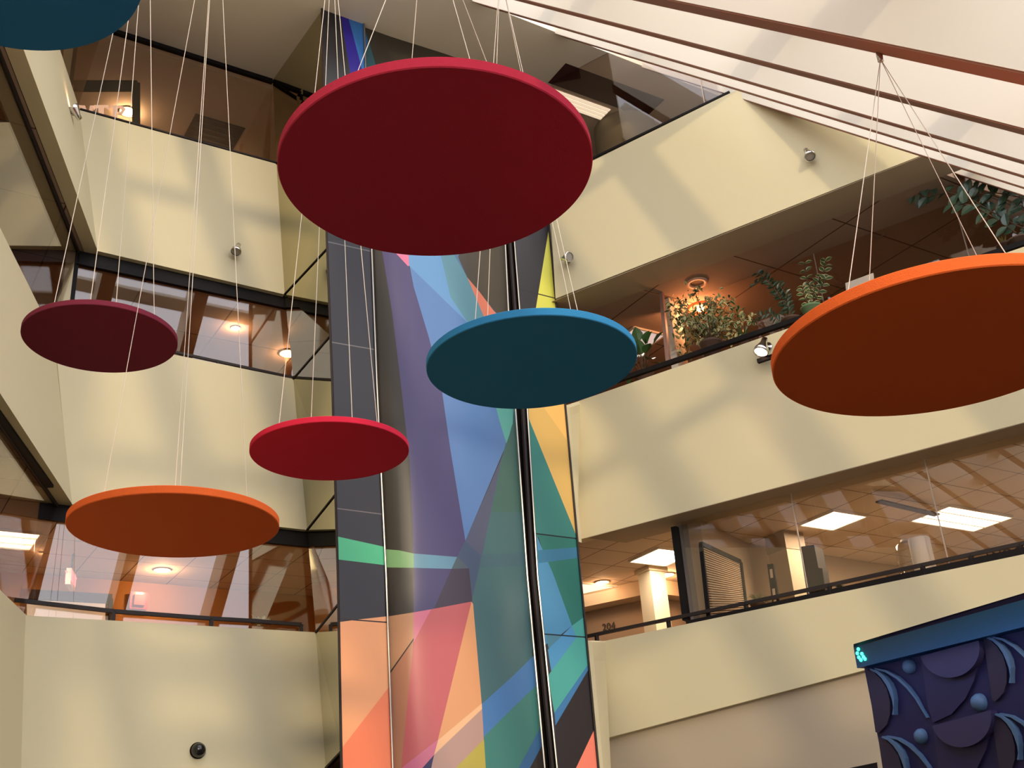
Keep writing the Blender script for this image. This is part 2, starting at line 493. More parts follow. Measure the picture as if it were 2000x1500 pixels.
vl = []
for k in range(1, 16):
    u = k / 16
    vl.append([(edge2(y) * (1 - u) + edge3(y) * u, y) for y in (-30, 70, 130, 250, 490, 605, 750, 800, 1125, 1500, 1570)])
mural('glass_panel', E2 + E3[::-1], [
    ([(708, 40), (735, 130), (770, 300), (800, 480), (700, 480)], (52, 92, 98)),
    ([(690, 0), (712, 60), (718, 80), (707, 140), (700, 300)], (50, 105, 165)),
    # purple
    ([(716, 240), (735, 420), (748, 500), (766, 610), (783, 750), (800, 900), (806, 1040), (808, 1200), (910, 1200), (909, 1056), (880, 880), (862, 755), (838, 660), (808, 560), (799, 518), (785, 470), (760, 400), (735, 240)], (84, 76, 118)),
    # blue field
    ([(735, 240), (760, 400), (785, 470), (797, 503), (808, 560), (838, 660), (862, 755), (880, 880), (909, 1056), (1005, 830), (1010, 800), (985, 640), (930, 480), (860, 330), (800, 200)], (92, 128, 178)),
    ([(745, 250), (797, 516), (801, 521), (915, 632), (950, 640), (900, 520), (820, 260)], (102, 150, 195)),
    ([(750, 470), (797, 520), (799, 519), (797, 470)], (215, 118, 150)),
    # upper teal stripe and salmon wedge
    ([(800, 210), (830, 330), (862, 503), (880, 580), (915, 632), (948, 625), (940, 590), (912, 540), (898, 503), (850, 330)], (96, 145, 158)),
    ([(850, 390), (870, 470), (912, 540), (945, 618), (960, 640), (985, 640), (965, 606), (895, 490)], (86, 120, 150)),
    ([(912, 540), (945, 618), (975, 640), (1000, 640), (964, 607), (935, 568)], (222, 128, 104)),
    ([(898, 480), (895, 503), (912, 541), (935, 568), (966, 608), (1000, 640), (1000, 450), (900, 450)], (84, 78, 70)),
    # teal body on the right
    ([(980, 895), (940, 1085), (922, 1170), (941, 1376), (1040, 1290), (1040, 780), (1006, 780), (1000, 832), (988, 865)], (80, 118, 122)),
    ([(965, 780), (1004, 780), (1001, 832), (989, 866), (975, 820)], (98, 172, 160)),
    ([(1000, 830), (990, 868), (980, 897), (960, 1000), (1040, 1000), (1040, 800)], (78, 116, 108)),
    ([(990, 870), (909, 1056), (893, 1087), (941, 1087), (980, 895)], (92, 98, 122)),
    # band
    ([(745, 1072), (780, 1075), (808, 1081), (808, 1109), (745, 1108)], (124, 168, 112)),
    ([(808, 1081), (895, 1088), (883, 1111), (808, 1109)], (104, 148, 168)),
    ([(893, 1087), (941, 1087), (936, 1109), (882, 1111)], (88, 104, 112)),
    ([(941, 1083), (1040, 1079), (1040, 1103), (936, 1109)], (78, 112, 124)),
    # below band
    ([(808, 1109), (882, 1111), (847, 1190), (808, 1196)], (82, 76, 116)),
    ([(882, 1111), (916, 1110), (922, 1176), (847, 1190)], (72, 62, 78)),
    ([(909, 1057), (893, 1087), (916, 1110), (922, 1170), (936, 1109), (940, 1085)], (78, 96, 122)),
    ([(745, 1108), (808, 1109), (808, 1196), (745, 1208)], (64, 58, 50)),
    ([(745, 1206), (770, 1202), (808, 1196), (808, 1246), (745, 1335)], (200, 146, 106)),
    ([(808, 1196), (842, 1190), (808, 1256)], (214, 118, 140)),
    ([(745, 1340), (808, 1250), (800, 1350), (785, 1500), (780, 1600), (745, 1600)], (184, 124, 92)),
    ([(842, 1190), (921, 1175), (855, 1446), (800, 1490), (784, 1500), (798, 1350), (808, 1254)], (196, 98, 98)),
    ([(921, 1175), (924, 1180), (941, 1376), (900, 1410), (855, 1446)], (224, 158, 108)),
    ([(941, 1374), (942, 1384), (848, 1474), (855, 1446)], (240, 188, 140)),
    ([(942, 1384), (848, 1474), (842, 1500), (835, 1600), (900, 1600), (892, 1500), (945, 1444)], (184, 148, 134)),
    ([(945, 1444), (892, 1498), (880, 1600), (960, 1600), (951, 1500)], (184, 168, 76)),
    ([(856, 1444), (848, 1474), (825, 1500), (790, 1540), (770, 1520), (784, 1500)], (206, 112, 138)),
    ([(847, 1476), (842, 1502), (835, 1600), (770, 1600), (790, 1540), (825, 1500)], (46, 40, 92)),
    ([(941, 1375), (1000, 1322), (1045, 1278), (1060, 1330), (1000, 1384), (945, 1439)], (76, 124, 176)),
    ([(945, 1439), (1000, 1384), (1062, 1325), (1075, 1400), (1056, 1423), (1013, 1500), (985, 1600), (955, 1600)], (76, 140, 130)),
    ([(1013, 1500), (1056, 1420), (1075, 1400), (1075, 1425), (1035, 1500), (1000, 1600), (985, 1600)], (62, 108, 150)),
    ([(1035, 1500), (1075, 1425), (1090, 1600), (1000, 1600)], (60, 54, 52)),
], csurf, tw, vlines=vl, base=(62, 56, 46), back=.2)
# frames, black channel
fr = MB().mat(STEEL)
for ed, w in ((E2, .035),):
    fr.tube([W(A(x, y, TN - .001)) for x, y in ed], .013, 8)
fr.build('corner_mullion', tw)
q = MB().mat(BLACK)
ptsL = [W(A(x + 0, y, TN + .012)) for x, y in E3]; ptsR = [W(A(lx(E4, y), y, TN + .012)) for x, y in E3]
for i in range(len(E3) - 1):
    q.prism([ptsL[i], ptsR[i], ptsR[i + 1], ptsL[i + 1]], EN * .25)
q.build('black_channel', tw, label='narrow black vertical channel')
q = MB().mat(STEEL)
for ed in (E3, E4): q.tube([W(A(x, y, TN - .001)) for x, y in ed], .012, 6)
q.build('channel_trim', tw)
q = MB().mat(DARKM)
q.tube([W(A(x - 9, y, TN + .006)) for x, y in E4], .035, 8); q.build('channel_pipe', tw)
mural('side_panel', E4 + E5[::-1], [
    ([(1073, 440), (1090, 600), (1104, 790), (1020, 790), (1047, 600)], (214, 212, 92)),
    ([(1030, 760), (1104, 760), (1110, 860), (1126, 1047), (1033, 818)], (216, 176, 98)),
    ([(1050, 760), (1063, 797), (1109, 862), (1104, 760)], (255, 188, 104)),
    ([(1028, 790), (1033, 818), (1126, 1047), (1128, 1053), (1040, 1043)], (62, 136, 126)),
    ([(1040, 1042), (1140, 1054), (1150, 1210), (1140, 1207), (1116, 1222), (1075, 1120), (1052, 1050)], (48, 126, 112)),
    ([(1048, 1045), (1055, 1062), (1080, 1120), (1117, 1222), (1090, 1244), (1060, 1262), (1055, 1200)], (78, 142, 180)),
    ([(1048, 1075), (1140, 1068), (1141, 1088), (1052, 1100)], (58, 120, 150)),
    ([(1066, 1240), (1112, 1240), (1072, 1269)], (78, 130, 150)),
    ([(1070, 1269), (1117, 1222), (1141, 1205), (1150, 1215), (1127, 1245), (1077, 1314)], (78, 146, 190)),
    ([(1117, 1222), (1142, 1205), (1150, 1225), (1150, 1299), (1083, 1394), (1070, 1320), (1126, 1245)], (76, 164, 154)),
    ([(1083, 1392), (1150, 1296), (1152, 1304), (1085, 1417)], (62, 118, 166)),
    ([(1085, 1417), (1152, 1303), (1162, 1424), (1125, 1500), (1089, 1600)], (46, 38, 38)),
    ([(1162, 1422), (1125, 1500), (1090, 1590), (1185, 1590)], (252, 130, 104)),
], lambda x, y: A(x, y, TN), tw, base=(56, 55, 60), back=.03,
    seams=[((1008, 563), (1090, 584), 2, (50, 48, 48)), ((1045, 1042), (1135, 1053), 2.5, (20, 30, 34)), ((1058, 1238), (1150, 1245), 2.5, (20, 30, 40))])
q = MB().mat(DARKM)
for ed in (E1, E5): q.tube([W(A(x, y, TN - .001)) for x, y in ed], .014, 6)
q.build('edge_trim', tw)
# bronze mirror on the side of the tower that faces the left wall
AC = [(532, 150), (540, 320), (556, 575), (573, 740), (600, 1035), (617, 1235), (636, 1500)]
TL = [(628, -15), (633, 200), (641, 475), (646, 663), (655, 993), (661, 1207), (666, 1400)]
ml = [A(x, y, 1.0) for x, y in AC]; q0 = A(533, 152, 1.03); ml[0] = Vector((q0.x, q0.y, CEIL))
tl = []
for p in ml:
    best = min(range(-60, 1700, 2), key=lambda y: abs(A(lx(E1, y), y, TN + .001).z - p.z))
    tl.append(A(lx(E1, best), best, TN + .001))
q = MB().mat(MIRROR)
SNORM = ES
for i in range(len(ml) - 1):
    q.prism([W(ml[i]), W(tl[i]), W(tl[i + 1]), W(ml[i + 1])], ES * .05)
q.build('mirror_panel', tw, label='bronze mirrored side panels reflecting the balcony wall')
for i in range(1, len(ml)):
    MB().mat(BLACK).bar(W(ml[i]) - ES * .006, W(tl[i]) - ES * .006, .012, .018).build('mirror_joint', tw)

# ------------------------------------------------------------------ corridor behind the back wall
NBW = 1.232
for k in range(3):
    zb = [BOTS[0] + .04, BOTS[1] + .04, FZ][k]
    zt = [CEIL, BOTS[0], BOTS[1]][k]
    m_ = [BROWNW, ORANGEW, ORANGEW][k]
    slab('wall_corridor', [P3(-.35, NBW, zb), P3(.58, NBW, zb), P3(.58, NBW, zt), P3(-.35, NBW, zt)], EN * .1, m_, **ST)
    slab('wall_corridor', [P3(.50, 1.01, zb), P3(.50, NBW, zb), P3(.50, NBW, zt), P3(.50, 1.01, zt)], ES * .1, m_, **ST)
    slab('wall_corridor', [P3(-.10, 1.02, zb), P3(-.10, NBW, zb), P3(-.10, NBW, zt), P3(-.10, 1.02, zt)], ES * -.1, ROOMW, **ST)

wi = 0
def pane(s0, s1, n, z0, z1, posts, label=None, gl=GLASS, hh=.015):
    """window in the back wall plane: frame with header and posts, glass child"""
    f = MB().mat(BLACK)
    f.bar(W(P3(s0, n, z1 - hh / 2)), W(P3(s1, n, z1 - hh / 2)), .05, hh * DU)
    f.bar(W(P3(s0, n - .003, z1 - hh)), W(P3(s1, n - .003, z1 - hh)), .03, .0015 * DU)
    for s in posts: f.bar(W(P3(s, n, z0)), W(P3(s, n, z1)), .05, .05, u=EN)
    o = f.build('window_%d' % (pane.i + 1), **ST); pane.i += 1
    g = MB().mat(gl)
    g.prism([W(P3(s0, n, z0)), W(P3(s1, n, z0)), W(P3(s1, n, z1 - .014)), W(P3(s0, n, z1 - .014))], EN * .012)
    g.build('window_glass', o)
    return o
pane.i = 0
lpx = lambda x, y: A(x, y, 1.008).dot(ES)
pane(lpx(141, 150) * 1.022, .357, 1.030, TOPS[0] - .01, CEIL, [lpx(141, 140) * 1.022], hh=.006)
pane(lpx(147, 530), .40, 1.008, TOPS[1] - .01, BOTS[0], [lpx(147, 530)])
pane(.150, .42, 1.008, TOPS[2] - .01, BOTS[1], [])
# cream column behind the corner on each storey
for k in range(2):
    zt = [CEIL, BOTS[0]][k]
    x0, x1, yy = [(120, 138, 130), (124, 143, 540)][k]
    s0, s1 = lpx(x0, yy), lpx(x1, yy)
    slab('wall_pier', [P3(s0, 1.006, TOPS[k] - .05), P3(s1, 1.006, TOPS[k] - .05), P3(s1, 1.006, zt), P3(s0, 1.006, zt)], EN * .25, PAINT, **ST)

# left wall glazing: set back behind the parapets
for k, (zb, zt) in enumerate([(TOPS[0], CEIL), (TOPS[1], BOTS[0]), (TOPS[2], BOTS[1])]):
    off = (.018, .018, .012)[k]
    a = cline(.1745, -.004, off); b = cline(.1745, .9, off)          # head of the glass
    al = cline(LT[k], -.004, .005); bl = cline(LT[k], .9, .005)      # foot, behind the parapet top
    f = MB().mat(DARKM)
    f.bar(W(P3(*a, zt - .0015)), W(P3(*b, zt - .0015)), .03, .003 * DU)
    o = f.build('window_%d' % (pane.i + 1), **ST); pane.i += 1
    MB().mat(GLASSR).prism([W(P3(*al, zb - .01)), W(P3(*bl, zb - .01)), W(P3(*b, zt - .003)), W(P3(*a, zt - .003))], NC * -.012).build('window_glass', o)

# handrails
def rail(name, pts, posts, label, drop, rw=.04):
    """top rail through building points, posts dropped to the parapet"""
    t = thing(name, W(pts[0]), label, 'railing')
    q = MB().mat(DARKM)
    for a, b in zip(pts, pts[1:]): q.bar(W(a), W(b), rw, rw)
    q.build('top_rail', t)
    for p in posts:
        MB().mat(DARKM).bar(W(p), W(p) - UP * drop, rw, rw, u=EN).build('post', t)
    return t


NR = 1.003
rail('handrail', [A(28, 1172, NR), A(222, 1194, NR), A(413, 1208, NR), A(500, 1213, NR), A(588, 1220, NR)],
     [A(222, 1194, NR), A(413, 1208, NR), A(588, 1220, NR)], 'dark metal handrail along the lowest left balcony, above the dome camera', .22)
rail('handrail', [A(120, 640, NR), A(346, 689, NR), A(578, 739, NR)], [A(425, 707, NR), A(575, 738, NR)],
     'thin dark handrail on the middle left balcony behind the maroon disc', .14, .03)
d3 = DB[2] + .004
rail('handrail', [B(1146, 1243, d3), B(1342, 1202, d3), B(1500, 1169, d3), B(1800, 1104, d3), B(2060, 1048, d3)],
     [B(1165, 1239, d3), B(1305, 1210, d3), B(1456, 1178, d3), B(1619, 1143, d3), B(1801, 1104, d3), B(1895, 1084, d3), B(1991, 1063, d3)],
     'black handrail along the lowest right balcony under the office ceiling', .22)
MB().mat(BLACK).bar(W(B(1342, 1219, d3)), W(B(2060, 1063, d3)), .05, .07).build('trim_1', **ST)
MB().mat(BLACK).bar(W(B(1200, 745, DB[1] + .006)), W(B(2060, 455, DB[1] + .006)), .06, .06).build('trim_2', **ST)
MB().mat(BLACK).bar(W(B(1074, 350, DB[0] + .004)), W(B(1425, 180, DB[0] + .004)), .03, .03).build('trim_3', **ST)
MB().mat(DARKM).bar(W(A(156, 213, NR)), W(A(540, 318, NR)), .03, .02).build('trim_4', **ST)

# right wall glass
def bglass(x0, x1, ymid, d, z0, z1, edges):
    u = lambda x, y: B(x, y, d).dot(EB)
    f = MB().mat(mat('glass_edge', (.45, .36, .30), .3))
    for x, y in edges:
        uu = u(x, y); f.bar(W(EB * uu + NB * (d - .0005) + UP * z0), W(EB * uu + NB * (d - .0005) + UP * z1), .012, .012, u=NB)
    o = f.build('window_%d' % (pane.i + 1), **ST); pane.i += 1
    a, b = u(x0, ymid), u(x1, ymid)
    MB().mat(GLASSB).prism([W(EB * a + NB * d + UP * z0), W(EB * b + NB * d + UP * z0), W(EB * b + NB * d + UP * z1), W(EB * a + NB * d + UP * z1)], NB * .012).build('window_glass', o)


bglass(1300, 2200, 600, DB[1] + .055, TOPS[1] - .01, BOTS[0], [(1590, 500), (1865, 400)])
bglass(1340, 2300, 1100, DB[2] + .012, TOPS[2] - .01, BOTS[1], [(1560, 1050), (1830, 1000)])
bglass(1085, 1500, 250, DB[0] + .012, TOPS[0] - .01, CEIL, [(1377, 205)])

# ------------------------------------------------------------------ lights of the building
def troffer(s0, s1, n0, n1, z, label, split=0, strength=9, em=None):
    c = P3((s0 + s1) / 2, (n0 + n1) / 2, z)
    t = thing('ceiling_light', W(c), label, 'ceiling light')
    q = MB().mat(mat('troffer_frame', (.8, .72, .6), .5))
    w = .0022
    for a, b in (((s0, n0), (s1, n0)), ((s1, n0), (s1, n1)), ((s1, n1), (s0, n1)), ((s0, n1), (s0, n0))):
        q.bar(W(P3(*a, z - .001)), W(P3(*b, z - .001)), .025, .03)
    if split:
        sm = (n0 + n1) / 2
        for nn in (n0 + (n1 - n0) * .30, n0 + (n1 - n0) * .70):
            q.bar(W(P3(s0, nn, z - .0012)), W(P3(s1, nn, z - .0012)), .02, .03)
    q.build('frame', t)
    MB().mat(em or EMW).box(W(c - UP * .0006), ES * (s1 - s0) / 2 * DU, EN * (n1 - n0) / 2 * DU, UP * .006).build('diffuser', t)
    l = bpy.data.lights.new('troffer_light', 'AREA'); l.shape = 'RECTANGLE'; l.size = (s1 - s0) * DU; l.size_y = (n1 - n0) * DU
    l.energy = strength * 3.8; l.color = (1, .84, .66)
    lo = bpy.data.objects.new('troffer_light', l); C.objects.link(lo); lo.parent = t; lo.location = (0, 0, -.04)
    lo.rotation_euler = (0, 0, a33)
    return t


troffer(.779, .832, .927, .982, BOTS[1], 'bright square ceiling light above the room numbered 204', strength=7)
troffer(.875, .925, .757, .807, BOTS[1], 'plain square ceiling light in the middle of the tiled office ceiling', strength=9)
troffer(.985, 1.090, .700, .752, BOTS[1], 'largest ceiling light, with two lit strips, right of the tiled ceiling', split=1, strength=14)
troffer(.742, .841, 1.077, 1.120, BOTS[1], 'dim ceiling light beside the tower over the room numbered 204', strength=1, em=mat('diffuser_soft', (.8, .7, .6), .5, emit=(1, .72, .45), estr=1.6))
troffer(.115, .167, 1.091, 1.143, BOTS[1], 'bright ceiling light seen through glass at the left edge', split=1, strength=10)
troffer(.765, .812, .905, .940, BOTS[0], 'small dim ceiling light just right of the blue disc', strength=3, em=mat('diffuser_dim', (.8, .7, .65), .5, emit=(1, .8, .75), estr=.55))


def downlight(p, label, e=4, col=(1, .58, .30), r=.085):
    t = thing('downlight', W(p), label, 'ceiling light')
    q = MB().mat(mat('downlight_trim', (.8, .65, .5), .35)); q.sm = True
    q.lathe(W(p), -UP, [(r * 1.35, 0), (r * 1.3, .012), (r, .006), (r * .9, -.04)], 28).build('trim_ring', t)
    q = MB().mat(EMD); q.sm = True
    q.lathe(W(p), -UP, [(0, .018), (r * .5, .014), (r * .85, 0)], 24).build('lamp', t)
    l = bpy.data.lights.new('downlight_lamp', 'POINT'); l.energy = e * 6; l.color = col; l.shadow_soft_size = .05
    lo = bpy.data.objects.new('downlight_lamp', l); C.objects.link(lo); lo.parent = t; lo.location = (0, 0, -.06)


downlight(Z(317, 1113, BOTS[1]), 'round downlight below the orange disc on the left, lighting an orange wall', 3.5)
downlight(Z(1176, 1137, BOTS[1]), 'round downlight beside the tower, left of the square column', 1)
downlight(Z(1303, 1122, BOTS[1]), 'round downlight just right of the square column by room 204', 3)
downlight(Z(250, 218, CEIL), 'glaring round lamp beside the white letters at the top left', 2.5, r=.10)
downlight(Z(563, 690, BOTS[0]), 'glaring round lamp between the left balcony window and the tower', 3, r=.10)
downlight(Z(460, 640, BOTS[0]), 'unseen round lamp added to light the middle left corridor, behind the brown reflections', 2, r=.05)  # no lamp shows here; added to brighten the middle corridor
downlight(Z(400, 320, CEIL), 'unseen round lamp added to light the upper left corridor above the balcony', 2.5, r=.05)  # added lamp, out of sight, brightens the dark top corridor

# ------------------------------------------------------------------ left corridor details
# ceiling vent
q = MB().mat(mat('vent_brown', (.12, .055, .03), .7))
q.prism([W(P3(s * 1.035, n * 1.035, CEIL - .0004)) for s, n in ((.285, 1.093), (.347, 1.093), (.347, 1.152), (.285, 1.152))], UP * .003)
for i in range(6):
    n = 1.136 + i * .0098
    q.bar(W(P3(.298, n, CEIL - .001)), W(P3(.356, n, CEIL - .001)), .03, .008)
q.build('ceiling_vent', label='dark square vent in the brown ceiling of the top left corridor', cat='vent')
# door frame and letters on the top corridor wall
na = 1.085
def AB(x, y): return A(x, y, na)
q = MB().mat(BLACK)
for a, b, w in (((146, 168), (270, 168), .16), ((266, 162), (266, 262), .10), ((144, 175), (196, 170), .03)):
    q.bar(W(AB(*a)), W(AB(*b)), .05, w)
q.build('door_1', **ST)
LETM = mat('letter_white_glow', (.85, .62, .48), .5, emit=(1, .60, .42), estr=.7)  # emission added to make the letters more visible


def letter(name, polys, label):
    q = MB().mat(LETM)
    for pl in polys: q.prism([W(A(x, y, na - .008)) for x, y in pl], EN * .03)
    q.build(name, label=label, cat='letter', group='white serif letters on the top corridor wall')


letter('letter_v', [[(150, 205), (166, 206), (176, 232), (172, 236), (160, 212), (152, 210)], [(176, 206), (184, 206), (176, 236), (172, 236)]], 'white serif letter V, leftmost and half hidden by the balcony edge')
letter('letter_t', [[(184, 205), (212, 205), (213, 214), (209, 209), (203, 209), (203, 222), (201, 236), (192, 236), (193, 222), (193, 209), (188, 209), (184, 214)]], 'white serif letter T, between the V and the P')
letter('letter_p', [[(216, 206), (230, 206), (229, 232), (227, 235), (219, 235), (221, 222), (221, 210), (216, 209)],
                    [(230, 206), (240, 207), (246, 213), (240, 221), (230, 222), (230, 219), (236, 218), (239, 213), (236, 209), (230, 209)]], 'white serif letter P beside the glaring lamp')
# exit sign, fire alarm on the lowest corridor
def A3w(x, y): return A(x, y, NBW - .004)
t = thing('exit_sign', W(A(138, 1140, 1.15)), 'hanging exit sign glowing red, seen edge-on behind the lowest left balcony glass', 'sign')
c = A(138, 1132, 1.15)
MB().mat(mat('sign_white', (.8, .7, .62), .5)).box(W(c), (EN * .8 + ES * .3).normalized() * .16, (ES * .8 - EN * .3).normalized() * .03, UP * .10).build('housing', t)
cu = bpy.data.curves.new('exit_text', 'FONT'); cu.body = 'EXIT'; cu.size = .17; cu.extrude = .004; cu.align_x = 'CENTER'; cu.align_y = 'CENTER'
REDEM = mat('exit_red', (.8, .05, .05), .4, emit=(1, .10, .10), estr=3)


def text_mesh(body, size, ext, origin, xdir, updir, m, name, parent=None, align='CENTER', **tags):
    cu = bpy.data.curves.new(name, 'FONT'); cu.body = body; cu.size = size; cu.extrude = ext
    cu.align_x = align; cu.align_y = 'CENTER'
    to = bpy.data.objects.new(name + '_tmp', cu); C.objects.link(to)
    bpy.context.view_layer.update()
    me = bpy.data.meshes.new_from_object(to.evaluated_get(bpy.context.evaluated_depsgraph_get()))
    bpy.data.objects.remove(to)
    x = xdir.normalized(); y = updir.normalized(); z = x.cross(y)
    M = Matrix((x, y, z)).transposed()
    q = MB().mat(m)
    q.add([origin + M @ v.co for v in me.vertices], [list(p.vertices) for p in me.polygons])
    return q.build(name, parent, **tags)


xd = (EN * .8 + ES * .3).normalized()
text_mesh('EXIT', .17, .004, W(c) - (ES * .8 - EN * .3).normalized() * .036, -xd, UP, REDEM, 'exit_letters', t)
text_mesh('EXIT', .17, .004, W(c) + (ES * .8 - EN * .3).normalized() * .036, xd, UP, REDEM, 'exit_letters', t)
q = MB().mat(BLACK).bar(W(c) + UP * .10, W(Vector((c.x, c.y, BOTS[1]))), .02, .02); q.build('hanger', t)
t = thing('fire_alarm', W(A3w(269, 1175)), 'small square red fire alarm on the orange corridor wall', 'alarm')
RED = mat('alarm_red', (.42, .03, .025), .35, coat=.5)
c = W(A3w(269, 1175))
MB().mat(RED).box(c - EN * .03, ES * .115, UP * .115, EN * .03).build('backplate', t)
MB().mat(mat('alarm_pink', (.50, .09, .07), .35)).box(c - EN * .08, ES * .07, UP * .07, EN * .025).build('strobe_cover', t)
q = MB().mat(DARKM)
for a, b in (((40, 1160), (218, 1170)), ((44, 1160), (44, 1210)), ((216, 1170), (216, 1215))): q.bar(W(A3w(*a)), W(A3w(*b)), .06, .12 if a[1] == 1160 and b[0] > 100 else .05)
q.build('door_2', **ST)
q = MB().mat(mat('whiteboard', (.8, .76, .7), .5)).prism([W(A3w(*p)) for p in ((52, 1172), (205, 1180), (205, 1215), (52, 1208))], EN * -.02)
q.build('window_blind', label='pale roller blind in the dark framed corridor doorway, lowest left balcony', cat='blind')

# ------------------------------------------------------------------ rooms behind the lowest right balcony
def vwall(name, a, b, z0, z1, th, m, **tg):
    a0 = Vector((a.x, a.y, z0)); b0 = Vector((b.x, b.y, z0)); a1 = Vector((a.x, a.y, z1)); b1 = Vector((b.x, b.y, z1))
    d = (b0 - a0).normalized(); n = Vector((d.y, -d.x, 0))
    if n.dot(a) < 0: n = -n
    return slab(name, [a0, b0, b1, a1], n * th, m, **tg), n


z3 = BOTS[1]
oa, ob = Z(1345, 1006, z3), Z(1460, 1061, z3)
of_ = (1.034 - oa.dot(NB)) / (ob - oa).dot(NB)
w1, n1v = vwall('wall_office', oa.lerp(ob, of_), ob, TOPS[2] - .05, z3, .1, ROOMW, **ST)
vwall('wall_office', Z(1460, 1061, z3), Z(1560, 1080, z3), TOPS[2] - .05, z3, .1, ROOMW, **ST)
vwall('wall_office', B(1322, 1050, 1.030), B(1346, 1050, 1.032), TOPS[2] - .05, z3, .1, mat('grey_jamb', (.25, .22, .2), .6), **ST)
vwall('wall_office', B(1346, 1050, 1.032), oa.lerp(ob, of_), TOPS[2] - .05, z3, .1, ROOMW, **ST)
vwall('wall_office', Z(1605, 1084, z3), Z(2300, 1190, z3), TOPS[2] - .08, z3, .1, ROOMW, **ST)
c270 = Z(1272, 1129, z3)
vwall('wall_office', Z(1100, 1166, z3), c270, z3 - .018, z3, .3, ROOMW, **ST)
vwall('wall_office', c270, Z(1350, 1140, z3), z3 - .018, z3, .3, ROOMW, **ST)
kk = 1.02
LWM = mat('brown_room_wall', (.36, .26, .18), .8)
vwall('wall_office', Z(1100, 1166, z3) * kk, c270 * kk, TOPS[2] - .05, z3 - .0185, .1, LWM, **ST)
vwall('wall_office', c270 * kk, Z(1352, 1140, z3) * kk, TOPS[2] - .05, z3 - .0185, .1, LWM, **ST)
a, b = Z(1100, 1166, z3) * kk, c270 * kk
dd = Vector((b.x - a.x, b.y - a.y, 0)).normalized(); nn = Vector((dd.y, -dd.x, 0)); nn = nn if nn.dot(a) > 0 else -nn
def RW(x, y, o=.002): return hit(x, y, nn, nn.dot(a) - o)
text_mesh('204', .15, .004, W(RW(1189, 1224)), dd, UP, mat('number_dark', (.05, .035, .03), .5), 'room_number', label='dark room number 204 on the brown wall beside the tower', cat='sign')
# square column with capital
c = (Z(1250, 1112, z3) + Z(1292, 1112, z3)) / 2
COLM = mat('column_paint', (.75, .62, .42), .7)
t = thing('square_column', W(Vector((c.x, c.y, TOPS[2] - .05))), 'cream square column in the lit room by number 204', 'column')
hw = .0125 * DU * .9
MB().mat(COLM).box(W(Vector((c.x, c.y, (TOPS[2] - .05 + z3) / 2))), ES * hw, EN * hw, UP * (z3 - TOPS[2] + .05) / 2 * DU).build('shaft', t)
MB().mat(COLM).box(W(Vector((c.x, c.y, z3 - .0025))), ES * hw * 1.25, EN * hw * 1.25, UP * .0025 * DU).build('capital', t)
c = (Z(1505, 1048, z3) + Z(1556, 1043, z3)) / 2
t = thing('square_column', W(Vector((c.x, c.y, TOPS[2] - .05))), 'yellow-lit square column left of the black cabinet under the tiled ceiling', 'column')
MB().mat(mat('column_grey', (.52, .44, .3), .7)).box(W(Vector((c.x, c.y, (TOPS[2] - .05 + z3 - .02) / 2))), ES * .17, EN * .17, UP * (z3 - TOPS[2] + .03) / 2 * DU).build('shaft', t)
MB().mat(SOFF).box(W(Vector((c.x, c.y, z3 - .01))), ES * .18, EN * .18, UP * .01 * DU).build('capital', t)
# black frame post at the end of the glass
q = MB().mat(BLACK)
q.bar(W(B(1341, 1212, d3 + .004)), W(B(1318, 1030, d3 + .004)), .07, .09, u=NB)
q.build('trim_5', **ST)
# interior window with blinds on the office wall
wa = Z(1345, 1006, z3); wb = Z(1460, 1061, z3)
wd = Vector((wb.x - wa.x, wb.y - wa.y, 0)).normalized(); wn = Vector((wd.y, -wd.x, 0)); wn = wn if wn.dot(wa) > 0 else -wn
def OW(x, y, o=.002): return hit(x, y, wn, wn.dot(wa) - o)
q = MB().mat(BLACK)
cs = [(1369, 1063), (1445, 1098), (1459, 1215), (1387, 1230)]
for a_, b_ in zip(cs[:3], cs[1:]):
    q.bar(W(OW(*a_)), W(OW(*b_)), .05, .06)
q.bar(W(OW(*cs[3])), W(OW(*cs[0])), .05, .03)
wo = q.build('window_%d' % (pane.i + 1), **ST); pane.i += 1
q = MB().mat(mat('blind_slat', (.62, .48, .34), .6))
tl_, tr_, br_, bl_ = [OW(*p, .0015) for p in cs]
for i in range(34):
    f = (i + .5) / 34
    q.bar(W(tl_.lerp(bl_, f)), W(tr_.lerp(br_, f)), .03, .012)
q.build('blinds', wo)
# black cabinet, small screen
def obox(name, pxa, pxb, ytop, ybot, d, m, depth=.3, **tg):
    p = [B(pxa[0], ytop, d), B(pxb[0], ytop, d), B(pxb[1], ybot, d), B(pxa[1], ybot, d)]
    return MB().mat(m).prism([W(v) for v in p], NB * depth).build(name, **tg)


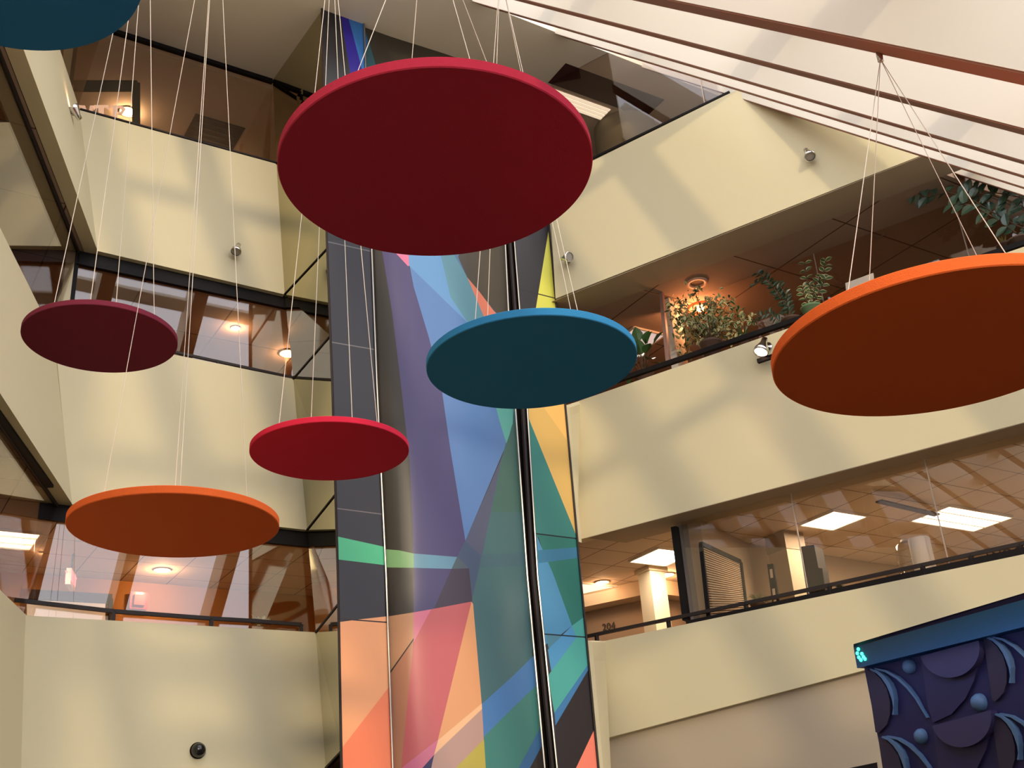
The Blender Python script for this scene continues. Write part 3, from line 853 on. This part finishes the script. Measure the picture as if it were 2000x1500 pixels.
t = thing('tall_cabinet', W(B(1590, 1170, 1.10)), 'tall black cabinet with a lower side unit behind the lowest right balcony', 'cabinet')
for p4, dp in (([(1562, 1068), (1590, 1064), (1612, 1180), (1580, 1186)], .3), ([(1590, 1108), (1606, 1110), (1616, 1180), (1600, 1180)], .2)):
    MB().mat(mat('cabinet_black', (.03, .025, .025), .45)).prism([W(B(x, y, 1.10)) for x, y in p4], NB * dp).build('carcass' if dp > .25 else 'side_unit', t)
t = thing('notice_board', W(B(1505, 1180, 1.10)), 'narrow black framed board with small pale cards, left of the yellow column', 'notice board')
MB().mat(BLACK).prism([W(B(x, y, 1.095)) for x, y in ((1498, 1102), (1510, 1101), (1523, 1190), (1510, 1192))], NB * .04).build('frame', t)
for y0 in (1112, 1150, 1172):
    MB().mat(mat('card_cream', (.75, .6, .45), .6)).prism([W(B(x, y, 1.0945)) for x, y in ((1503 + (y0 - 1112) * .13, y0), (1508 + (y0 - 1112) * .13, y0 - 1), (1510 + (y0 - 1112) * .13, y0 + 16), (1505 + (y0 - 1112) * .13, y0 + 17))], NB * .004).build('card', t)
text_mesh('WOOD', .16, .004, W(B(1976, 1081, 1.12)), EB, UP, mat('number_dark', (.05, .035, .03), .5), 'wall_lettering', label='small dark lettering above the rail at the right edge', cat='sign')
# dark linear diffuser in tiled ceiling
MB().mat(mat('slot_grey', (.05, .045, .045), .5)).bar(W(Z(1712, 960, z3) - UP * .01), W(Z(1826, 988, z3) - UP * .01), .09, .02).build('slot_diffuser', label='dark linear slot in the tiled office ceiling, left of the largest light', cat='vent')
# jar and roll on the ledge
def ledge(x, y, d, dz=0): p = B(x, y, d); return W(p) + UP * dz


t = thing('clear_jar', ledge(1783, 1127, 1.11), 'clear plastic jar standing left of the white roll above the right rail', 'jar')
q = MB().mat(glass_mat('clear_plastic', 1.5, (.85, .82, .78))); q.sm = True
b_ = ledge(1783, 1127, 1.11)
q.lathe(b_, UP, [(.10, 0), (.13, .02), (.14, .16), (.13, .19), (.14, .22), (.13, .38), (.08, .43), (.05, .44)], 28).build('body', t)
q = MB().mat(mat('jar_lid', (.55, .5, .46), .4)); q.sm = True
q.lathe(b_, UP, [(.0, .46), (.05, .46), (.055, .43)], 20).build('lid', t)
b_ = ledge(1810, 1122, 1.05)
q = MB().mat(mat('paper_white', (.82, .78, .74), .9)); q.sm = True
q.lathe(b_, UP, [(.02, .0), (.115, .005), (.12, .02), (.12, .40), (.11, .42), (.025, .42), (.02, .40)], 28).build('paper_roll', label='white paper towel roll beside the clear jar above the right rail', cat='paper roll')
b_ = ledge(1752, 1135, 1.11)
q = MB().mat(MATS['clear_plastic']); q.sm = True
q.lathe(b_, UP, [(.0, .0), (.10, .005), (.12, .06), (.11, .10), (.06, .12)], 20).build('plastic_bowl', label='small clear plastic bowl left of the jar above the right rail', cat='bowl')

# ------------------------------------------------------------------ upper right storey: ceiling recess and strip light
q = MB().mat(mat('recess_dark', (.06, .02, .022), .35))
q.prism([W(P3(s * 1.035, n * 1.035, CEIL - .0008)) for s, n in ((.636, .815), (.782, .814), (.782, .853), (.636, .853))], UP * .005)  # flat sheet, the darkness of a recess put into its colour
q.build('recess_sheet', label='flat dark maroon sheet standing for a ceiling recess right of the large crimson disc', cat='ceiling panel')
t = thing('strip_light', W(P3(.714, .899, CEIL)), 'bright slatted strip light next to the dark recess sheet', 'ceiling light')
q = MB().mat(mat('strip_housing', (.6, .5, .4), .5)).box(W(P3(.714, .900, CEIL - .001)), ES * .045 * DU, EN * .014 * DU, UP * .012)
hs_ = q.build('housing', t)
for i, n in enumerate((.889, .895, .901, .907)):
    MB().mat(EML).box(W(P3(.714, n + .001, CEIL - .0025)), ES * .043 * DU, EN * .0022 * DU, UP * .008).build('tube', hs_)
q = MB().mat(mat('drum_olive', (.22, .18, .11), .7)); q.sm = True
cc = P3(.80, .915, 0)
q.lathe(W(Vector((cc.x, cc.y, CEIL))), -UP, [(.5, 0), (.5, .9), (.0, .9)], 40)
q.build('wall_pier', **ST)  # olive drum standing in for a shape that looks like a glass reflection

# ------------------------------------------------------------------ middle right storey
z2 = BOTS[0]
vwall('wall_office', B(1303, 560, 1.03), B(1322, 560, 1.06), TOPS[1] - .03, z2, .1, mat('pale_pier', (.62, .58, .5), .7), **ST)
vwall('wall_office', P3(.70, 1.12, 0), P3(1.5, .95, 0), TOPS[1] - .1, z2, .1, mat('red_brown_wall', (.34, .13, .06), .8), **ST)
vwall('wall_office', P3(1.5, .95, 0), P3(1.55, .40, 0), TOPS[1] - .1, z2, .1, MATS['red_brown_wall'], **ST)
q = MB().mat(mat('mauve_post', (.30, .18, .15), .5))
q.bar(W(B(1288, 533, DB[1] + .02)), W(B(1306, 712, DB[1] + .02)), .05, .06, u=NB); q.build('trim_6', **ST)
t = thing('pendant_lamp', W(B(1366, 600, 1.075)), 'glowing orange-red dome lamp behind the variegated plant, middle right storey', 'lamp')
REDG = mat('amber_shade', (.9, .12, .03), .35, emit=(1, .12, .02), estr=1.6)
c = W(B(1366, 590, 1.075))
q = MB().mat(REDG); q.sm = True
q.lathe(c - UP * .12, UP, [(.17, 0), (.17, .06), (.15, .14), (.11, .21), (.05, .25), (.0, .26)], 32).build('lamp_shade', t)
q = MB().mat(mat('bulb_glow', (1, .8, .4), .5, emit=(1, .55, .16), estr=25)); q.sm = True
q.lathe(c - UP * .16, UP, [(0, 0), (.05, .03), (.06, .08), (.03, .13), (0, .14)], 20).build('bulb', t)
MB().mat(BLACK).tube([c + UP * .14, Vector((c.x, c.y, z2 * DU + EYE))], .008, 6).build('cord', t)
l = bpy.data.lights.new('pendant_bulb', 'POINT'); l.energy = 32; l.color = (1, .42, .18); l.shadow_soft_size = .06
lo = bpy.data.objects.new('pendant_bulb', l); C.objects.link(lo); lo.parent = t; lo.location = c - UP * .3 - EB * .02 - ORG[t.name] - NB * .1
c = Z(1361, 552, z2)
q = MB().mat(mat('ring_pink', (.8, .5, .38), .5)); q.sm = True
q.lathe(W(c) , -UP, [(.15, 0), (.15, .015), (.10, .02), (.09, 0)], 32).build('ceiling_ring', label='pale round ring on the ceiling above the orange lamp', cat='ceiling ring')
t = thing('track_light', W(B(1718, 440, 1.06)), 'silver cylinder spotlight hanging from a ceiling track, above the big orange disc', 'spotlight')
c = W(B(1718, 446, 1.06))
q = MB().mat(STEEL); q.sm = True
q.lathe(c + UP * .11 - EB * .02, (-UP + EB * .0 - NB * .12), [(0, 0), (.055, .003), (.06, .03), (.075, .2), (.066, .2), (.06, .16)], 24).build('head', t)
q = MB().mat(mat('reflector_dark', (.05, .04, .04), .3)); q.sm = True
q.lathe(c + UP * .11 - EB * .02, (-UP - NB * .12), [(0, .17), (.064, .175)], 20).build('lens', t)
MB().mat(DARKM).bar(c + UP * .16 - EB * 1.3, c + UP * .16 + EB * .8, .03, .03).build('track', t)
q = MB().mat(mat('paper_cream', (.85, .76, .64), .8)).prism([W(B(x, y, 1.03)) for x, y in ((1651, 553), (1705, 533), (1708, 580), (1656, 600))], NB * .03)
q.build('cardboard_sign', label='pale rectangular card peeking over the big orange disc', cat='card')


# ------------------------------------------------------------------ plants
def leaf(q, base, d, nrm, L, wd, cup=.2, two=None):
    d = d.normalized(); s = d.cross(nrm)
    if s.length < 1e-3: s = d.cross(Vector((1, .3, .2)))
    s.normalize(); nn = s.cross(d)
    prof = [(0, .04), (.25, .8), (.55, 1.0), (.8, .62), (1, .03)]
    mid = [base + d * L * t - nn * L * .12 * t * t for t, w in prof]
    le = [m + s * wd / 2 * w + nn * cup * wd * w for m, (t, w) in zip(mid, prof)]
    ri = [m - s * wd / 2 * w + nn * cup * wd * w for m, (t, w) in zip(mid, prof)]
    if two:
        li = [m.lerp(e, .72) for m, e in zip(mid, le)]; rj = [m.lerp(e, .72) for m, e in zip(mid, ri)]
        q.mat(two[0]); q.add(mid + li, [[i, i + 1, i + 6, i + 5] for i in range(4)]); q.add(mid + rj, [[i, i + 5, i + 6, i + 1] for i in range(4)])
        q.mat(two[1]); q.add(li + le, [[i, i + 1, i + 6, i + 5] for i in range(4)]); q.add(rj + ri, [[i, i + 5, i + 6, i + 1] for i in range(4)])
    else:
        q.add(mid + le, [[i, i + 1, i + 6, i + 5] for i in range(4)]); q.add(mid + ri, [[i, i + 5, i + 6, i + 1] for i in range(4)])


def rv(): return Vector((random.uniform(-1, 1), random.uniform(-1, 1), random.uniform(-1, 1)))


LG = mat('leaf_green', (.05, .12, .035), .35, spec=.5)
LD = mat('leaf_dark', (.025, .06, .03), .3, spec=.6)
LV = mat('leaf_cream_edge', (.75, .68, .38), .5)
LV2 = mat('leaf_variegated', (.50, .48, .22), .45)
STM = mat('stem_brown', (.10, .06, .035), .8)
POTG = mat('pot_green', (.18, .30, .16), .5)
POTB = mat('pot_brown', (.12, .07, .05), .6)


def pot(t, b, r, h, m):
    q = MB().mat(m); q.sm = True
    q.lathe(b, UP, [(0, 0), (r * .75, 0), (r, h * .85), (r * 1.06, h * .86), (r * 1.06, h), (r * .94, h), (r * .9, h * .8), (0, h * .8)], 24).build('pot', t)


# variegated bushy ficus
def bushy(cx, cy, d, label, n=900, w=.56, h=.90, L=.075):
    b = W(B(cx, cy, d))
    t = thing('potted_plant', b, label, 'plant')
    pot(t, b - UP * .25, .14, .25, POTB)
    st = MB().mat(STM); fo = MB()
    tips = []
    for k in range(22):
        a = random.uniform(0, 6.28); rr = w * math.sqrt(random.random())
        e = b + EB * rr * math.cos(a) + NB * rr * .6 * math.sin(a) + UP * random.uniform(.08, h) * (1 - .35 * (rr / w))
        mpt = b.lerp(e, .5) + UP * .08
        st.tube([b - UP * .05, mpt, e], [.008, .006, .003], 5); tips += [mpt, e, e]
    for k in range(n):
        p = random.choice(tips) + rv() * .10
        leaf(fo, p, rv() + UP * -.3, rv() + UP, L * random.uniform(.7, 1.3), L * .5, two=(LG if random.random() < .5 else LV2, LV))
    st.build('stems', t); fo.build('foliage', t)


bushy(1388, 668, 1.022, 'bushy cream-and-green plant lit up in front of the orange lamp')
# broad leaf plant beside the blue disc
def broad(cx, cy, d, label, n, spread, L, m=LG, lift=.3):
    b = W(B(cx, cy, d)); t = thing('potted_plant', b, label, 'plant'); pot(t, b - UP * .3, .13, .26, POTB)
    st = MB().mat(STM); fo = MB().mat(m)
    for k in range(n):
        a = random.uniform(0, 6.28); rr = spread * random.uniform(.3, 1)
        e = b + EB * rr * math.cos(a) + NB * rr * .5 * math.sin(a) + UP * random.uniform(.02, lift)
        st.tube([b - UP * .1, b.lerp(e, .6) + UP * .08, e], .005, 5)
        leaf(fo, e, (e - b) + UP * -.15 * 1, UP + rv() * .3, L * random.uniform(.8, 1.2), L * .8)
    st.build('stems', t); fo.build('foliage', t)


broad(1258, 725, 1.025, 'broad dark green plant touching the right rim of the blue disc', 16, .20, .20, lift=.42)


# upright stems with paired leaves
def stems(cx, cy, d, label, curves, L, wd, two=None, m=LD, potm=POTB, ps=.12, step=.05, jitter=.3):
    b = W(B(cx, cy, d)); t = thing('potted_plant', b, label, 'plant'); pot(t, b - UP * ps * 1.1, ps, ps * 1.2, potm)
    st = MB().mat(STM); fo = MB().mat(m)
    for cv in curves:
        pts = [W(B(x, y, d)) for x, y in cv]
        fine = []
        for a_, b_ in zip(pts, pts[1:]):
            k = max(2, int((b_ - a_).length / step))
            fine += [a_.lerp(b_, i / k) for i in range(k)]
        fine.append(pts[-1])
        st.tube(fine, [.007] * len(fine), 6)
        for i, p in enumerate(fine[len(fine) // 4:]):
            dr = (fine[-1] - fine[0]).normalized()
            side = (dr.cross(NB)).normalized()
            for sg in (-1, 1):
                if two: leaf(fo, p, side * sg + dr * .5 + rv() * jitter, -NB + UP * .3 + rv() * .4, L, wd, two=two)
                else: fo.mat(m); leaf(fo, p, side * sg + dr * .5 + rv() * jitter, -NB + UP * .3 + rv() * .4, L, wd)
    st.build('stems', t); fo.build('foliage', t)


stems(1545, 625, 1.024, 'dark glossy plant with arching stems left of the green pot', [[(1545, 640), (1540, 600), (1515, 560), (1490, 548), (1475, 555)], [(1540, 640), (1530, 590), (1498, 545), (1480, 535)], [(1550, 640), (1535, 575), (1520, 555)], [(1540, 640), (1505, 612), (1480, 620)]], .09, .045)
stems(1585, 602, 1.030, 'cream-edged plant in a green pot above the big orange disc', [[(1583, 605), (1585, 570), (1575, 545), (1572, 515)], [(1585, 605), (1592, 560), (1610, 530), (1612, 510)], [(1583, 605), (1600, 570), (1612, 545)], [(1582, 605), (1570, 575), (1568, 560)]], .10, .055, two=(LG, LV), potm=POTG, ps=.13, step=.075)
stems(1990, 470, 1.010, 'large rubber-leaved plant trailing at the right edge above the big orange disc',
      [[(2060, 470), (1985, 440), (1935, 412), (1895, 388), (1850, 375)], [(2050, 440), (1990, 400), (1940, 382), (1890, 375)], [(2050, 400), (1970, 380), (1905, 372)], [(1985, 455), (1950, 430), (1900, 400), (1865, 398)], [(2050, 480), (2010, 430), (1990, 380)], [(1850, 375), (1810, 385), (1785, 372), (1745, 372)]],
      .17, .10, m=mat('rubber_leaf', (.05, .10, .065), .3, spec=.6), step=.13, jitter=.5)
# spiky plants
def spiky(cx, cy, d, label, n, L, m, w=.02, droop=.5):
    b = W(B(cx, cy, d)); t = thing('potted_plant', b, label, 'plant'); pot(t, b - UP * .16, .09, .16, POTB)
    fo = MB().mat(m)
    for k in range(n):
        a = random.uniform(0, 6.28); dr = EB * math.cos(a) * random.uniform(.3, 1) + NB * math.sin(a) * .6 + UP * random.uniform(.3, 1.3)
        dr.normalize(); pts = [b + dr * L * t - UP * droop * L * t * t for t in (0, .25, .5, .75, 1)]
        sd = dr.cross(UP).normalized()
        ws = [w, w, w * .8, w * .5, .001]
        fo.add([p + sd * q_ / 2 for p, q_ in zip(pts, ws)] + [p - sd * q_ / 2 for p, q_ in zip(pts, ws)], [[i, i + 1, i + 6, i + 5] for i in range(4)])
    fo.build('foliage', t)


spiky(1452, 664, 1.035, 'small spiky dark plant between the lamp plant and the arching one', 22, .24, LG, .022, .1)
spiky(1480, 1178, 1.066, 'wispy spider plant behind the rail next to the interior blinds', 40, .34, mat('spider_leaf', (.25, .30, .12), .5), .012, .7)
spiky(1640, 1150, 1.085, 'low round green plant beside the black cabinet on the right balcony', 50, .10, LG, .02, .3)
spiky(1962, 478, 1.04, 'tiny pale yellow succulent at the right edge under the rubber-leaved plant', 14, .12, mat('pale_leaf', (.5, .45, .18), .5), .02, 0)
b = W(A(510, 1222, 1.02)); t = thing('flower_sprig', b, 'small sprig of white and green leaves on the lowest left balcony edge', 'plant')
fo = MB()
for k in range(46):
    p = b + ES * random.uniform(-.13, .13) + EN * random.uniform(-.03, .05) + UP * random.uniform(.0, .09)
    leaf(fo, p, rv() + UP * .3, rv() + UP, .05, .028, two=(random.choice((LG, LV2)), mat('petal_white', (.8, .78, .68), .5)))
fo.build('foliage', t)
MB().mat(STM).tube([b - ES * .12 + UP * .02, b + UP * .03, b + ES * .12 + UP * .02], .006, 6).build('stems', t)

# ------------------------------------------------------------------ hanging discs
RD = .0468
discs = [
    ('large crimson acoustic disc hanging nearest, above the tower', (.136, .242), .2002, (.46, .030, .060), 27, (0, 0)),
    ('light blue acoustic disc hanging in front of the tower', (.251, .370), .2168, (.045, .27, .52), 42, (0, 0)),
    ('orange acoustic disc at the lower left with a single curved shadowed rim', (.132, .495), .1671, (.95, .165, .035), 20, (0, 0)),
    ('small bright red acoustic disc beside the tower', (.243, .578), .2515, (.70, .028, .065), 33, (0, 0)),
    ('dark maroon acoustic disc at the left, highest and farthest', (.123, .663), .3417, (.20, .030, .052), 8, (0, 0)),
]
# exact centres
cen = [Vector((-.0179, .2765, .2002)), Vector((.0094, .4473, .2168)), Vector((-.1586, .4872, .1671)), Vector((-.1109, .6174, .2515)), Vector((-.2579, .6231, .3417)),
       Vector((.1216, .2869, .1346)), Vector((-.1662, .2854, .3106))]
discs += [('big orange acoustic disc cut off by the right edge', None, None, (.95, .165, .035), 24, (.0162, -.0008)),
          ('deep blue acoustic disc cut off by the top left corner', None, None, (.028, .17, .36), 15, (0, 0))]
discs[2] = ('orange acoustic disc at the lower left, above the lowest balcony glass',) + discs[2][1:]
for (label, _, _, col, th, tilt), c in zip(discs, cen):
    s, n = c.dot(ES), c.dot(EN)
    wc = W(c)
    t = thing('acoustic_disc', wc, label, 'acoustic panel', 'round felt panels hung on wires')
    R = RD * DU; H = .078 * R
    N = Vector((tilt[0], tilt[1], 1)).normalized()
    dm = mat('felt_%.2f_%.2f_%.2f' % col, col, .95, bump=.25, bscale=260, spec=.08)
    q = MB().mat(dm); q.sm = False
    e = .004
    prof = [(0, 0), (R - e, 0), (R, e), (R, H - e), (R - e, H), (0, H)]
    q.lathe(wc, N, prof, 128)
    o = q.build('felt_panel', t)
    bs = min(BS, key=lambda v: abs(v + BW / 2 - s))
    apn = n
    aps = min(max(s, bs), bs + BW + .0015)
    if label.startswith('big orange'): apn = .1694
    ap = W(P3(aps, apn, .059 + SL * apn))
    rr = .70 * R
    hub = MB().mat(CHROME); hub.sm = True
    hub.lathe(ap, -UP, [(0, 0), (.012, 0), (.012, .05), (0, .055)], 12)
    hub.mat(DARKM).bar(ap + UP * .01 - ES * .12, ap + UP * .01 + ES * .02, .02, .02)
    hub.build('hanging_clip', t)
    wr = max(.0016, .00034 * (wc - Vector((0, 0, EYE))).length)
    for k in range(4):
        a_ = math.radians(th + 90 * k)
        p = wc + N * H + Vector((rr * math.cos(a_), rr * math.sin(a_), 0))
        p.z = wc.z + H - (tilt[0] * rr * math.cos(a_))
        wo_ = MB().mat(WIRE).tube([p, ap - UP * .04], wr, 6).build('suspension_wire', t)
        q = MB().mat(CHROME); q.sm = True
        q.lathe(p, UP, [(.012, 0), (.012, .006), (.004, .012), (0, .012)], 10).build('wire_anchor', wo_)

# ------------------------------------------------------------------ wall spotlights
def spot(px, plane, aim, label, lit=False, scale=1.0, dark=False):
    p = W(plane(*px)); N = {A: -EN, B: -NB}.get(plane, None)
    N = spot.n
    t = thing('wall_spotlight', p, label, 'spotlight')
    s = scale
    q = MB().mat(CHROME); q.sm = True
    q.lathe(p, N, [(0, .0), (.035 * s, .0), (.035 * s, .012 * s), (.01 * s, .016 * s), (.01 * s, .07 * s)], 16).build('wall_mount', t)
    a = aim.normalized(); j = p + N * .08 * s
    q = MB().mat(CHROME); q.sm = True
    q.lathe(j - a * .05 * s, a, [(0, 0), (.022 * s, .005 * s), (.026 * s, .05 * s), (.052 * s, .11 * s), (.055 * s, .14 * s), (.047 * s, .14 * s)], 20)
    hd = q.build('lamp_head', t)
    q = MB().mat(mat('lens_lit', (.9, .8, .7), .4, emit=(1, .62, .45), estr=12) if lit else mat('lens_off', (.35, .32, .28), .2)); q.sm = True
    q.lathe(j - a * .05 * s, a, [(0, .132 * s), (.047 * s, .132 * s)], 20).build('lens', hd)
    if lit:
        l = bpy.data.lights.new('spot_bulb', 'SPOT'); l.energy = lit; l.color = (1, .62, .42); l.spot_size = math.radians(95); l.spot_blend = .8; l.shadow_soft_size = .04
        lo = bpy.data.objects.new('spot_bulb', l); C.objects.link(lo); lo.parent = t
        lo.location = j + a * .10 * s - p
        lo.rotation_euler = a.to_track_quat('-Z', 'Y').to_euler()
    return t, p


spot.n = -EN
spot((459, 490), A, UP * -.9 - ES * .3 - EN * .3, 'unlit chrome spotlight on the top left balcony wall', scale=1.3)
spot.n = -NB
spot((1110, 510), lambda x, y: B(x, y, DB[0]), EB * .9 - UP * .3 - NB * .3, 'unlit chrome spotlight on the top right balcony wall beside the tower', scale=1.3)
spot((1583, 305), lambda x, y: B(x, y, DB[0]), -UP * .9 + EB * .3 - NB * .3, 'unlit chrome spotlight in shade on the top right balcony wall near the beams', scale=1.3)
t, p = spot((1500, 678), lambda x, y: B(x, y, DB[1]), -UP * 1.0 - NB * .45 - EB * .25, 'lit spotlight on a black bar beside the big orange disc', lit=26, scale=1.7)
MB().mat(BLACK).bar(W(B(1480, 706, DB[1] - .008)), W(B(1540, 686, DB[1] - .008)), .05, .05).build('mounting_bar', t)
spot.n = NC
c = hit(133, 224, NC, NC.dot(P3(.150, 1, 0)))
spot((133, 224), lambda x, y: c, UP * .55 - ES * .55 - EN * .3, 'lit chrome spotlight on the narrow left wall beside the white letters', lit=5, scale=1.3)
# dome camera on the lowest left wall
p = W(A(386, 1466)); t = thing('dome_camera', p, 'glossy black dome camera on the lowest left cream wall', 'security camera')
q = MB().mat(mat('black_gloss', (.01, .01, .01), .12, spec=.6)); q.sm = True
q.lathe(p, -EN, [(.075, 0), (.078, .01), (.074, .05), (.06, .085), (.035, .105), (0, .112)], 32).build('dome', t)
q = MB().mat(BLACK); q.sm = True
q.lathe(p, -EN, [(.0, 0.001), (.085, .001), (.085, .012), (.078, .018)], 32).build('mount_ring', t)

# ------------------------------------------------------------------ blue relief screen, lower right
pr = ray(1688, 1305); rr_ = .72 / math.hypot(pr.x, pr.y); P0 = pr * rr_
pang = math.radians(-63)
PD = Vector((math.cos(pang), math.sin(pang), 0)); PNn = Vector((-PD.y, PD.x, 0))
PNn = PNn if PNn.dot(P0) > 0 else -PNn
pc = PNn.dot(P0)
def RP(x, y, o=0.0): return hit(x, y, PNn, pc - o / DU)
NAVY = mat('screen_navy', (.018, .014, .065), .6, spec=.3)
NAVY2 = mat('relief_violet', (.045, .036, .095), .55, spec=.3)
LBL = mat('relief_lit_edge', (.09, .16, .27), .5, spec=.3)  # bluish LED light on arcs and knobs is put into this colour
t = thing('relief_screen', W(Vector((P0.x, P0.y, FZ))), 'dark blue screen wall with curved relief pattern and lit blue cap, lower right', 'screen')
z0_ = FZ
far = RP(2250, 1170); far = Vector((far.x, far.y, P0.z))
MB().mat(NAVY).prism([W(P0), W(far), W(Vector((far.x, far.y, FZ))), W(Vector((P0.x, P0.y, FZ)))], PNn * .3).build('panel', t)
# cap, with the blue of its LED light put into the colour
ca = RP(1668, 1262); 
MB().mat(mat('cap_lit_blue', (.008, .075, .19), .4, spec=.4)).prism([W(RP(x, y, .10)) for x, y in ((1667, 1264), (1688, 1301), (2260, 1150), (2260, 1090))][:0] or [W(RP(1674, 1305, .1)), W(RP(2260, 1160, .1)), W(RP(2260, 1098, .1)), W(RP(1667, 1264, .1))], PNn * .5).build('cap', t)
MB().mat(NAVY).prism([W(RP(1667, 1264, .1)), W(RP(2260, 1098, .1)), W(RP(2260, 1080, .12)), W(RP(1667, 1258, .12))], PNn * .5).build('cap_top', t)
LED = mat('led_teal', (.1, .8, .5), .4, emit=(.05, 1, .5), estr=3.5)
for x, y in ((1677, 1268), (1675, 1276), (1678, 1284), (1682, 1289), (1687, 1283), (1690, 1287), (1684, 1277)):
    q = MB().mat(LED); q.sm = True
    q.lathe(W(RP(x, y, .10)), -PNn, [(.013, 0), (.012, .008), (.006, .014), (0, .015)], 12).build('led_lamp', t)


def rshape(name, poly, h, m, o0=0.0):
    MB().mat(m).prism([W(RP(x, y, o0 + h)) for x, y in poly], PNn * h).build(name, t)


def arcpts(p0, p1, bulge, n=24):
    """circular-ish arc from p0 to p1, bulging by `bulge` pixels to the left of p0->p1"""
    a = Vector(p0); b = Vector(p1); d = b - a; nn = Vector((d.y, -d.x)).normalized()
    return [tuple(a + d * (i / n) + nn * bulge * math.sin(math.pi * i / n) ** .8) for i in range(n + 1)]


def strip(cpts, w0, w1, h, m, name='relief_arc'):
    q = MB().mat(m); n = len(cpts)
    L = []; Rr = []
    for i, p in enumerate(cpts):
        a = Vector(cpts[max(i - 1, 0)]); b = Vector(cpts[min(i + 1, n - 1)]); d = (b - a).normalized(); nn = Vector((-d.y, d.x))
        w = (w0 + (w1 - w0) * i / (n - 1)) * (math.sin(math.pi * min(1, (i / (n - 1)) * 1.15 + .12)) ** .5 if i < n - 1 else .3)
        w = max(w, 1)
        L.append(Vector(p) + nn * w / 2); Rr.append(Vector(p) - nn * w / 2)
    for i in range(n - 1):
        q.prism([W(RP(*L[i], h)), W(RP(*L[i + 1], h)), W(RP(*Rr[i + 1], h)), W(RP(*Rr[i], h))], PNn * h)
    q.build(name, t)


def half(p0, p1, depth, n=28):
    a = Vector(p0); b = Vector(p1); c = (a + b) / 2; u = (b - a) / 2; v = Vector((-u.y, u.x)).normalized() * depth
    return [tuple(c + u * math.cos(math.pi * i / n) + v * math.sin(math.pi * i / n)) for i in range(n + 1)]


for ox, oy in ((0, 0), (23, 136), (243, -64), (266, 72)):
    sh = lambda pl: [(x + ox, y + oy) for x, y in pl]
    rshape('relief_disc', sh([(1798, 1281), (1912, 1250), (1911, 1290), (1902, 1330), (1885, 1365), (1858, 1395), (1822, 1412), (1812, 1380)]), .02, mat('relief_dark', (.026, .02, .07), .6))
    rshape('relief_disc', sh(half((1798, 1282), (1911, 1251), 57)), .06, NAVY2)
    q = MB().mat(LBL); q.sm = True
    q.lathe(W(RP(1778 + ox, 1302 + oy, 0)), -PNn, [(.052, 0), (.05, .02), (.04, .038), (.02, .05), (0, .054)], 24).build('relief_knob', t)
for ox, oy in ((0, 0), (23, 132), (228, -62), (244, 88)):
    sh = lambda pl: [(x + ox, y + oy) for x, y in pl]
    strip(sh([(1699, 1307), (1712, 1312), (1724, 1322), (1734, 1336), (1740, 1350), (1744, 1366), (1745, 1382), (1744, 1396)]), 5, 12, .04, LBL)
    strip(sh([(1708, 1306), (1730, 1311), (1752, 1324), (1772, 1343), (1788, 1364), (1800, 1386), (1810, 1402)]), 5, 5, .03, LBL)
    rshape('relief_disc', sh([(1692, 1308), (1706, 1312), (1720, 1326), (1732, 1345), (1738, 1370), (1738, 1395), (1732, 1415), (1716, 1432), (1710, 1430)]), .02, mat('relief_brownish', (.035, .024, .05), .6))
for x, y in ((1915, 1372), (2050, 1230)):
    q = MB().mat(LBL); q.sm = True
    q.lathe(W(RP(x, y, 0)), -PNn, [(.058, 0), (.056, .02), (.045, .042), (.022, .056), (0, .06)], 24).build('relief_knob', t)
l = bpy.data.lights.new('cap_light', 'AREA'); l.shape = 'RECTANGLE'; l.size = 3.2; l.size_y = .05; l.energy = 3; l.color = (.22, .45, 1)
lo = bpy.data.objects.new('cap_light', l); C.objects.link(lo)
lp = W(RP(1880, 1245, .34)); lo.parent = t; lo.location = lp - ORG[t.name]
zz = (PNn * .55 - UP * .8).normalized(); xx = PD; yy = (-zz).cross(xx)
lo.rotation_euler = Matrix((xx, yy, -zz)).transposed().to_euler()
# dark opening at the bottom right, left of the screen
MB().mat(BLACK).prism([W(B(x, y, 1.012)) for x, y in ((1640, 1504), (1712, 1489), (1716, 1530), (1640, 1545))], NB * .02).build('door_3', **ST)

# ------------------------------------------------------------------ daylight
w = bpy.data.worlds.new('world'); bpy.context.scene.world = w; w.use_nodes = True
nt = w.node_tree; bg = nt.nodes['Background']
bg.inputs[0].default_value = (.93, .92, 1.0, 1); bg.inputs[1].default_value = 2.7
sun = bpy.data.lights.new('sun', 'SUN'); sun.energy = 1.0; sun.color = (1, .80, .52); sun.angle = math.radians(3.0)
so = bpy.data.objects.new('sun', sun); C.objects.link(so)
saz, sel = math.radians(171.5), math.radians(13)
sd = Vector((math.sin(saz) * math.cos(sel), math.cos(saz) * math.cos(sel), math.sin(sel)))
so.rotation_euler = sd.to_track_quat('Z', 'Y').to_euler()
so.location = (0, -5, 20)

sc = bpy.context.scene
sc.view_settings.view_transform = 'Standard'; sc.view_settings.look = 'None'
sc.view_settings.gamma = 1; sc.view_settings.use_curve_mapping = False
sc.view_settings.exposure = 0.0
try:
    sc.cycles.max_bounces = 10; sc.cycles.transparent_max_bounces = 12; sc.cycles.sample_clamp_indirect = 6
    sc.cycles.caustics_reflective = False; sc.cycles.caustics_refractive = False
except Exception: pass
